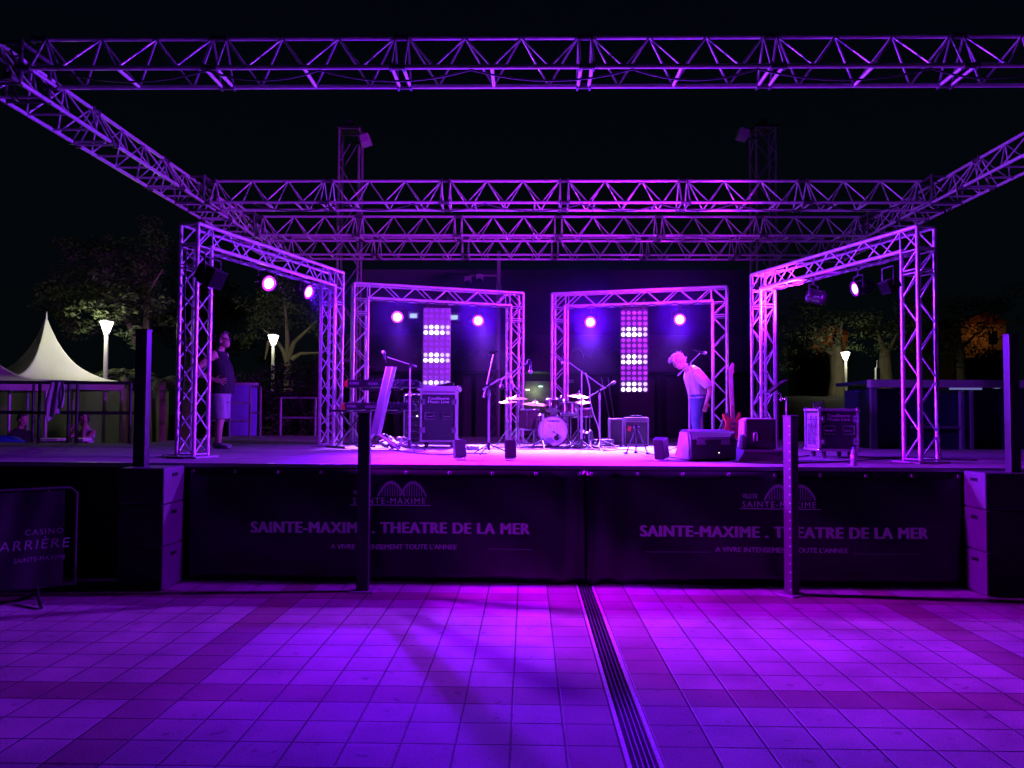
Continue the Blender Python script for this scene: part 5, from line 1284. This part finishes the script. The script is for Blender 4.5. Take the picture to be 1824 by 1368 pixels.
for a, c, k in ((66, 111, 'longer, nearer the doubled railing posts'), (137, 156, 'shorter, in front of the person in the pale shirt')):
    pa, pc = at(a, 783, 14.2), at(c, 783, 14.2); t = thing('white_board', 'white board behind the side deck, ' + k, 'board', (pa.x, pa.y, 0), 0, 'white boards behind the side deck')
    L_ = pc.x-pa.x; MB().box((L_/2, 0, pa.z), (L_, .3, .05)).build('board', mat('white_board_paint', (.75, .75, .72), .5), t, bevel=.005)
    for x in (.08, L_-.08): MB().box((x, 0, pa.z/2-.02), (.05, .2, pa.z-.04)).build('support', BLACKM, t)

# ------------------------------------------------------------------ street lamps
LAMPG = mat('street_lamp_glass', (.3, .3, .3), .3, emit=(1, 1, .86), estr=9)
def street_lamp(label, px, py, d, e=60, base=0):
    p = at(px, py, d); t = thing('street_lamp', label, 'street lamp', (p.x, p.y, base), 0, 'lit street lamps'); h = p.z-base
    MB().cyl((0, 0, 0), (0, 0, .25), .09).cyl((0, 0, .25), (0, 0, h-.2), .062, .055).cyl((0, 0, h-.22), (0, 0, h-.16), .08).build('pole', mat('lamp_pole', (.55, .55, .5), .5, .1, .1, 6), t)
    MB().lathe([(.07, -.17), (.11, -.05), (.165, .11), (.0, .12)], (0, 0, h), None, 16).build('lantern_glass', LAMPG, t)
    MB().lathe([(.17, .115), (.175, .125), (.1, .16), (0, .175)], (0, 0, h), None, 16).build('lantern_cap', mat('lamp_cap', (.4, .4, .4), .5), t)
    l = bpy.data.lights.new('lamp_bulb', 'POINT'); l.energy = e; l.color = (1, .97, .72); l.shadow_soft_size = .2
    o = bpy.data.objects.new('lamp_bulb', l); col.objects.link(o); o.parent = t; o.location = (0, -.35, h)
street_lamp('lit street lamp with conical lantern beside the peaked tent', 190, 581, 20.9, 85)
street_lamp('lit street lamp with conical lantern in front of the forked tree', 487, 604, 25, 40)
HZ = 2.3
street_lamp('lit street lamp with conical lantern beside the pale trunk on the hill', 1506, 633, 31, 60, HZ)

# ------------------------------------------------------------------ tents
TENT = mat('tent_fabric', (.62, .63, .55), .6, 0, .06, 2, .12, 5, stretch=(1, 1, .2))
def tent(label, p, rz, w_, ze, zp):
    t = thing('pagoda_tent', label, 'tent', (p.x, p.y, 0), rz, 'white pagoda tents'); h = w_/2; b = MB(); n = 24; m = 18; vs = []
    for k in range(m+1):
        u = k/m
        for s_ in range(4):
            for i in range(n):
                a = -1+2*i/n; x, y_ = [(a, -1), (1, a), (-a, 1), (-1, -a)][s_]
                sc_ = (1-u)
                z_ = ze+(zp-ze)*(math.exp(-3.1*(1-u))-.045)/.955-.05*(1-a*a)*u*(1-u)*2+.006*math.sin(i*2.1+k)*(1-u)
                pinch = 1-.16*(1-a*a)*math.sin(math.pi*u)
                vs.append((x*h*sc_*pinch+.0, y_*h*sc_*pinch, z_))
    N4 = 4*n
    b.add(vs, [(k*N4+i, k*N4+(i+1) % N4, (k+1)*N4+(i+1) % N4, (k+1)*N4+i) for k in range(m) for i in range(N4)], True)
    b.build('roof_fabric', TENT, t)
    b = MB()
    for s_ in range(4):
        q = M.Rotation(R(90*s_), 3, 'Z'); b.add([q @ V(v) for v in ((-h, -h, ze), (h, -h, ze), (h, -h, ze-.22), (-h, -h, ze-.22))], [(0, 1, 2, 3)])
    b.build('valance', TENT, t)
    for sx in (-1, 1):
        for sy in (-1, 1): MB().cyl((sx*(h-.05), sy*(h-.05), 0), (sx*(h-.05), sy*(h-.05), ze), .04).build('leg', mat('tent_pole', (.6, .6, .6), .4, .4), t)
    MB().cyl((0, 0, zp-.1), (0, 0, zp+.12), .03, .012).build('peak_pole', mat('tent_pole', ()), t)
p = at(78, 735, 20.3); tent('white pagoda tent with a tall peak beside the street lamp', p, R(55), 2.75, 2.5, 4.2)
p = at(-60, 735, 18.3); tent('white pagoda tent cut by the picture edge, lower than the peaked one', p, R(40), 2.9, 2.42, 3.9)
# grey wall behind the railings, under the tents
p = at(60, 735, 23.6); t = thing('screen_wall', 'grey fabric screen behind the tents and railings', 'screen', (p.x, p.y, 0), R(3))
skirt_ = MB(); vs = []
for i in range(61):
    x = -5+9.0*i/60; yy = .05*math.sin(i*1.1)+.03*math.sin(i*2.7)
    vs += [(x, yy, .05), (x, yy*.6, 2.35)]
skirt_.add(vs, [(2*i, 2*i+2, 2*i+3, 2*i+1) for i in range(60)], True).build('screen_fabric', mat('grey_screen', (.2, .21, .18), .8, 0, .2, 1, .2, 8), t)
for x in (-4.9, -2, 1, 3.9): MB().cyl((x, .06, 0), (x, .06, 2.45), .04).build('screen_post', BLACKM, t)

# ------------------------------------------------------------------ cable runs on the trusses
def run(label, pts, r=.011, m_=None):
    t = thing('truss_cable', label, 'cable', (0, 0, 0), 0, 'cables tied along the trusses')
    out = []; P = [V(p) for p in pts]
    for a, c in zip(P[:-1], P[1:]):
        L_ = (c-a).length
        for k in range(8): u = k/8; out.append(a.lerp(c, u)-V((0, 0, min(.12, .09*L_)*4*u*(1-u))))
    out.append(P[-1]); MB().tube(out, r, 6).build('cable_run', m_ or mat('cable_rubber', (.05, .05, .055), .5), t)
CB = lambda F, z, dy=-.14: [on(F, t_, z)+V((0, dy, 0)) for t_ in (.06, .2, .33, .46, .58, .72, .86, .95)]
run('black cable looped along the crossbar over the tank-top man', CB(FL, ZS+FH-.27)); run('black cable looped along the crossbar over the keyboards', CB(FB1, ZS+FH-.26))
run('black cable looped along the crossbar over the drums and the bowing man', CB(FB2, ZS+FH-.26)); run('black cable looped along the crossbar over the low flight case', CB(FR, ZS+FH-.33))
run('black cable sagging between fixings along the brightest rear roof truss', [(x, 4.76, ROOFZ-.03) for x in (-4.6, -3.1, -1.9, -.7, .9, 2.2, 3.4, 4.9, 6.2)])
run('black cable sagging between fixings along the front roof truss', [(x, .0, ROOFZ+.12) for x in (-5.0, -3.4, -2.2, -.6, 1.1, 2.4, 4.2, 5.4, 6.5)])
run('black cable dropping down the truss leg nearest the tank-top man', [(-3.99, .93, ZS+FH-.3), (-4.0, .92, ZS+2.0), (-3.98, .92, ZS+1.3), (-4.0, .92, ZS+.6), (-4.02, .9, ZS+.05)])
run('black cable dropping down the truss leg beside the low flight case', [(4.62, .8, ZS+FH-.35), (4.62, .79, ZS+2.0), (4.61, .79, ZS+1.2), (4.63, .79, ZS+.6), (4.64, .77, ZS+.05)])

# ------------------------------------------------------------------ vegetation
LEAF = mat('pine_leaf', (.055, .075, .028), .7, 0, .35, 1.6)
LEAFD = mat('dark_leaf', (.035, .05, .022), .7, 0, .35, 1.6)
BARK = mat('tree_bark', (.26, .22, .13), .9, 0, .35, 6, .6, 18, stretch=(1, 1, .35))
def leaves(b, c, rad, n, size, rnd, shape=1.0):
    for _ in range(n):
        while True:
            q = V((rnd.uniform(-1, 1), rnd.uniform(-1, 1), rnd.uniform(-1, 1)))
            if .12 < q.length < 1: break
        p = V(c)+V((q.x*rad[0], q.y*rad[1], q.z*rad[2]))
        s_ = size*rnd.uniform(.6, 1.3); u = V((rnd.gauss(0, 1), rnd.gauss(0, 1), rnd.gauss(0, .6))).normalized()*s_; w_ = u.orthogonal().normalized(); w_ = (M.Rotation(rnd.uniform(0, 6.28), 3, u) @ w_)*s_*.42
        b.add([p-u*.5, p+w_*.5, p+u*.5, p-w_*.5], [(0, 1, 2, 3)])
def tree(label, p, base, trunk_h, tr, limbs, clumps, seed, leaf=LEAF, size=.17, dens=150, lean=0):
    """limbs: list of poly-lines from the trunk; clumps: (centre, radii)"""
    rnd = random.Random(seed); t = thing('tree', label, 'tree', (p.x, p.y, base), 0, 'trees around the stage')
    b = MB(); pts = [(0, 0, -.1), (tr*.2, 0, trunk_h*.4), (lean*.5, 0, trunk_h*.75), (lean, 0, trunk_h)]
    b.tube(pts, [tr*1.35, tr*1.0, tr*.9, tr*.75], 12)
    for L in limbs:
        L = [V(q) for q in L]; b.tube(L, [tr*.55*(1-.8*k/(len(L)-1)) for k in range(len(L))], 8)
    b.build('trunk', BARK, t)
    b = MB()
    for c, r_ in clumps:
        c = V(c); n = int(dens*(r_[0]*r_[1]*r_[2])**(2/3)*6)
        nsub = 7
        for k in range(nsub):
            q = V((rnd.gauss(0, .5), rnd.gauss(0, .5), rnd.gauss(0, .45))); cc = c+V((q.x*r_[0], q.y*r_[1], q.z*r_[2]))
            leaves(b, cc, [a*rnd.uniform(.38, .6) for a in r_], int(n*2.3)//nsub, size*.8, rnd)
    b.build('crown', leaf, t)
def rel(p, base, px, py, d): q = at(px, py, d); return (q.x-p.x, q.y-p.y, q.z-base)
# tree over the tents
d = 23.4; p = at(256, 735, d)
C = lambda px, py, r1, r2, dd=0: (rel(p, 0, px, py, d+dd), (r1, r1, r2))
tree('broad pine whose underside is lit by the lamp beside the tents', p, 0, 3.4, .2, [[(0, 0, 3.1), rel(p, 0, 215, 540, d), rel(p, 0, 150, 505, d)], [(0, 0, 3.3), rel(p, 0, 262, 520, d), rel(p, 0, 290, 480, d)]],
     [C(168, 562, .5, .3, -2.2), C(212, 560, .5, .3, -2.0), C(228, 598, .38, .26, -2.0), C(205, 545, .7, .3, -1.6), C(160, 585, .3, .2, -1.6), C(235, 560, .75, .4, -.2), C(120, 575, .8, .5, .5), C(140, 510, 1.1, .7), C(220, 495, 1.1, .6), C(280, 520, .8, .6), C(185, 450, 1.0, .6, .4), C(255, 445, .9, .6), C(90, 530, .8, .6, 1)], 21, LEAF, .16, 120)
# forked tree behind the lamp
d = 26.5; p = at(513, 735, d); C = lambda px, py, r1, r2, dd=0: (rel(p, 0, px, py, d+dd), (r1, r1, r2)); Q = lambda px, py, dd=0: rel(p, 0, px, py, d+dd)
tree('pale forked tree behind the lamp seen through the tank-top man\'s frame', p, 0, 3.35, .19, [[Q(513, 650), Q(505, 625), Q(488, 600), Q(470, 588)], [Q(513, 640), Q(524, 610), Q(545, 590), Q(566, 570)], [Q(513, 640), Q(512, 600), Q(510, 565), Q(506, 535)], [Q(490, 602), Q(478, 610), Q(472, 640)], [Q(520, 640), Q(535, 630), Q(575, 628)]],
     [C(470, 575, .7, .4), C(500, 545, .9, .5), C(545, 560, .9, .5), C(440, 600, .5, .35), C(575, 590, .7, .4), C(530, 520, 1.0, .5), C(465, 540, .8, .45), C(590, 630, .5, .35)], 22, LEAF, .14, 95)
d = 34; p = at(330, 735, d); C = lambda px, py, r1, r2, dd=0: (rel(p, 0, px, py, d+dd), (r1, r1, r2))
tree('dark tall tree behind the tank-top man\'s frame', p, 0, 5, .25, [[(0, 0, 4), rel(p, 0, 300, 560, d)], [(0, 0, 4.4), rel(p, 0, 380, 540, d)]], [C(300, 590, 1.6, 1), C(370, 570, 1.6, 1.1), C(420, 620, 1.4, .8), C(340, 500, 1.9, 1.2), C(420, 540, 1.4, 1)], 23, LEAFD, .24, 60)
# trees on the hill
def hilltree(label, px, d, ytop, clumps, seed, tr=.28):
    p = at(px, 735, d); base = HZ; C = lambda a, c, r1, r2, dd=0: (rel(p, base, a, c, d+dd), (r1, r1, r2))
    th = at(px, ytop, d).z-base
    tree(label, p, base, th, tr, [[(0, 0, th*.8), rel(p, base, clumps[0][0], clumps[0][1], d)], [(0, 0, th*.9), rel(p, base, clumps[1][0], clumps[1][1], d)]], [C(*c) for c in clumps], seed, LEAF, .18, 60)
hilltree('tree with a pale lit trunk right beside the lamp on the hill', 1490, 32.5, 612, [(1440, 600, 1.3, .7), (1500, 575, 1.3, .7), (1545, 612, .9, .4, -.6), (1390, 635, .8, .6), (1460, 550, 1.4, .8)], 31, .3)
hilltree('tree with a pale lit trunk beside the small white post on the hill', 1578, 33, 622, [(1600, 590, 1.0, .6), (1560, 580, 1.2, .6), (1625, 620, .8, .4), (1640, 570, 1.4, .8)], 32, .29)
hilltree('leafy tree beside the orange lit house', 1712, 34, 610, [(1700, 615, 1.1, .8), (1745, 590, 1.0, .6), (1680, 650, .7, .6), (1760, 545, 1.4, .8), (1690, 560, 1.2, .8)], 33, .2)
# palms near the lamp
def palm(label, px, py, d, n, seed, L=.9):
    rnd = random.Random(seed); c = at(px, py, d); t = thing('palm', label, 'palm', (c.x, c.y, 0), 0, 'small palms by the tents')
    MB().tube([(0, 0, -.05), (.03, 0, c.z*.5), (0, 0, c.z)], [.13, .11, .1], 10).build('trunk', BARK, t)
    b = MB()
    for k in range(n):
        a = 2*math.pi*k/n+rnd.uniform(-.2, .2); el = rnd.uniform(.1, 1.1); pts = []
        for j in range(9):
            u = j/8; pts.append(V((math.cos(a)*L*u*math.cos(el*(1-u*.5)), math.sin(a)*L*u*math.cos(el*(1-u*.5)), c.z+L*(math.sin(el)*u-.75*u*u))))
        b.tube(pts, [.014*(1-.7*j/8) for j in range(9)], 5)
        for j in range(1, 9):
            T_ = (pts[j]-pts[j-1]).normalized(); s_ = T_.cross(V((0, 0, 1)))
            if s_.length < .01: continue
            s_.normalize()
            for sg in (-1, 1):
                for h_ in (0, .5):
                    q = pts[j-1].lerp(pts[j], h_); e = q+(s_*sg+T_*.7+V((0, 0, -.25))).normalized()*.3*(1-.4*j/9)
                    b.add([q-T_*.012, q+T_*.014, e], [(0, 1, 2)])
    b.build('fronds', LEAF, t)
palm('small palm between the street lamp and the tall corner post', 222, 672, 21.4, 20, 41)
palm('small palm partly behind the truss leg nearest the tank-top man', 288, 680, 20.5, 16, 42, .8)
# dark hedge behind the stage
rnd = random.Random(51); p = at(535, 735, 19.6); t = thing('hedge', 'dark clipped hedge behind the frame between the blue lit panel and the keyboards', 'hedge', (p.x, p.y, 0), R(2))
b = MB()
for px, ztop in ((395, 2.55), (430, 2.6), (465, 2.68), (500, 2.85), (535, 2.9), (570, 3.0), (605, 2.95), (640, 2.9)):
    x = at(px, 735, 19.6).x-p.x
    for k in range(5): leaves(b, (x, rnd.uniform(-.1, .3), .4+(ztop-.6)*k/4), (.42, .45, .38), 260, .13, rnd)
b.build('foliage', LEAFD, t)
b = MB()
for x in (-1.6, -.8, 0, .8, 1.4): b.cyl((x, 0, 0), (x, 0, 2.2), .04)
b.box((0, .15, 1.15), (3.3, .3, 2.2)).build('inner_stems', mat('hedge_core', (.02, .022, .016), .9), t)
for k, (px, d_, zt) in enumerate(((497, 18.4, 1.9), (560, 18.3, 2.0), (395, 18.0, 1.8))):
    c = at(px, 735, d_); q = thing('bush', ('low bush at the hedge foot beside the pale railing', 'low bush at the hedge foot near the truss leg by the keyboards', 'low bush between the tank-top man and the blue lit panel')[k], 'bush', (c.x, c.y, 0), 0, 'low bushes behind the stage')
    b = MB(); leaves(b, (0, 0, 1.2), (.4, .35, zt-1.2), 420, .13, rnd); leaves(b, (0, 0, .6), (.35, .3, .6), 200, .13, rnd); b.build('foliage', LEAF, q); MB().cyl((0, 0, 0), (0, 0, 1.2), .04).build('stem', BARK, q)

# hill, houses, white post
b = MB(); vs = []; nx, ny = 40, 24
for i in range(nx+1):
    for j in range(ny+1):
        x = 6.2+40*i/nx; y_ = 12+50*j/ny
        up = max(0, min(1, (y_-14)/8)); up = up*up*(3-2*up); lf = max(0, min(1, (x-6.5)/2.5)); lf = lf*lf*(3-2*lf)
        vs.append((x, y_, -.1+(HZ+.25+.05*math.sin(x*1.3+y_))*up*lf+max(0, y_-22)*.012*lf))
b.add(vs, [(i*(ny+1)+j, (i+1)*(ny+1)+j, (i+1)*(ny+1)+j+1, i*(ny+1)+j+1) for i in range(nx) for j in range(ny)], True)
tag(b.build('hill', mat('dry_grass_hill', (.022, .022, .016), .95, 0, .4, .8, .4, 5)), kind='structure')
p = at(1563, 664, 30); t = thing('white_post', 'small white pointed post beside the lit tree trunk on the hill', 'post', (p.x, p.y, HZ+.0), 0)
MB().box((0, 0, (p.z-HZ)/2+.1), (.15, .15, p.z-HZ+.2)).build('post_base', mat('white_post_paint', (.75, .75, .75), .5), t, bevel=.01)
MB().cyl((0, 0, p.z-HZ+.18), (0, 0, p.z-HZ+.48), .045, .012).build('spike', mat('white_post_paint', ()), t)
def house(label, px, py, d, w_, h, tilt=0):
    p = at(px, py, d); t = thing('house', label, 'house', (p.x, p.y, 0), R(tilt), 'houses beyond the hill'); z = p.z
    MB().box((0, 2, z/2+h/4), (w_, 4, z+h/2)).build('wall', mat('ochre_wall', (.55, .33, .16), .85, 0, .15, 2, .2, 10), t)
    b = MB(); b.prism([(-w_/2-.25, 0), (w_/2+.25, 0), (0, w_*.28)], 4.5, lambda a, c, q: V((a, q-.25, z+h/2+.01+c))); b.build('roof', mat('roof_tile', (.2, .07, .04), .8, 0, .2, 6, .4, 20), t)
    wn_ = MB().box((w_*.2, -.02, z), (.5, .06, .8)).build('window', mat('dark_glass', ()), t)
    MB().box((w_*.2, -.025, z-.43), (.6, .12, .06)).build('sill', mat('pale_plate', ()), wn_)
    l = bpy.data.lights.new('wall_lamp', 'POINT'); l.energy = 11; l.color = (1, .42, .1); l.shadow_soft_size = .15
    o = bpy.data.objects.new('wall_lamp', l); col.objects.link(o); o.parent = t; o.location = (-w_*.1, -1.2, z+.25)
    MB().cyl((-w_*.1, -1.3, 0), (-w_*.1, -1.3, z+.5), .04).box((-w_*.1, -1.25, z+.45), (.14, .24, .08)).build('door_lamp', BLACKM, t)
house('ochre house lit orange behind the leafy tree, beside the tall corner post', 1752, 602, 46, 2.6, 1.6)
house('ochre house glimpsed lit orange above the pale trunk by the hill lamp', 1478, 606, 44, 2.0, .6)

for k, (px, pt, d_, r_, lb) in enumerate(((1755, 622, 40, 1.5, 'dark bush below the orange lit house beside the tall corner post'), (1468, 622, 37.5, 1.3, 'dark bush below the orange glimpse by the hill lamp'))):
    c = at(px, pt, d_); q = thing('bush', lb, 'bush', (c.x, c.y, HZ), 0, 'dark bushes on the hill'); h_ = c.z-HZ
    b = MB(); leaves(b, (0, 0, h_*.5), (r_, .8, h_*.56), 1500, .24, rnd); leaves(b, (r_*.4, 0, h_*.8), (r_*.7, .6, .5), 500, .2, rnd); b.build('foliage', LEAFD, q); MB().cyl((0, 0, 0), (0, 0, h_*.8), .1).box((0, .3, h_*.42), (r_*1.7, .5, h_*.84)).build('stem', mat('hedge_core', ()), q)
# ------------------------------------------------------------------ thin stage smoke, added round the lamps to give halos
sm = MB().box((0, 0, 0), (10.4, 7.4, 2.9)).build('halo_smoke', mat('unused', (.5, .5, .5))); sm.location = (.35, 4.6, 3.2)
hm = bpy.data.materials.new('smoke'); hm.use_nodes = True; nt = hm.node_tree; nt.nodes.clear()
out = nt.nodes.new('ShaderNodeOutputMaterial'); pv = nt.nodes.new('ShaderNodeVolumePrincipled')
pv.inputs['Color'].default_value = (.7, .5, 1, 1); pv.inputs['Anisotropy'].default_value = .97
tc = nt.nodes.new('ShaderNodeTexCoord'); mp = nt.nodes.new('ShaderNodeMapping'); mp.inputs['Scale'].default_value = (1/5.2, 1/3.7, 1/1.45)
ln = nt.nodes.new('ShaderNodeVectorMath'); ln.operation = 'LENGTH'; mr = nt.nodes.new('ShaderNodeMapRange'); mr.interpolation_type = 'SMOOTHSTEP'
mr.inputs['From Min'].default_value = 1; mr.inputs['From Max'].default_value = .25; mr.inputs['To Max'].default_value = SMOKE
nt.links.new(tc.outputs['Object'], mp.inputs[0]); nt.links.new(mp.outputs[0], ln.inputs[0]); nt.links.new(ln.outputs['Value'], mr.inputs['Value']); nt.links.new(mr.outputs[0], pv.inputs['Density'])
nt.links.new(pv.outputs[0], out.inputs['Volume']); sm.data.materials.clear(); sm.data.materials.append(hm)
tag(sm, kind='stuff')
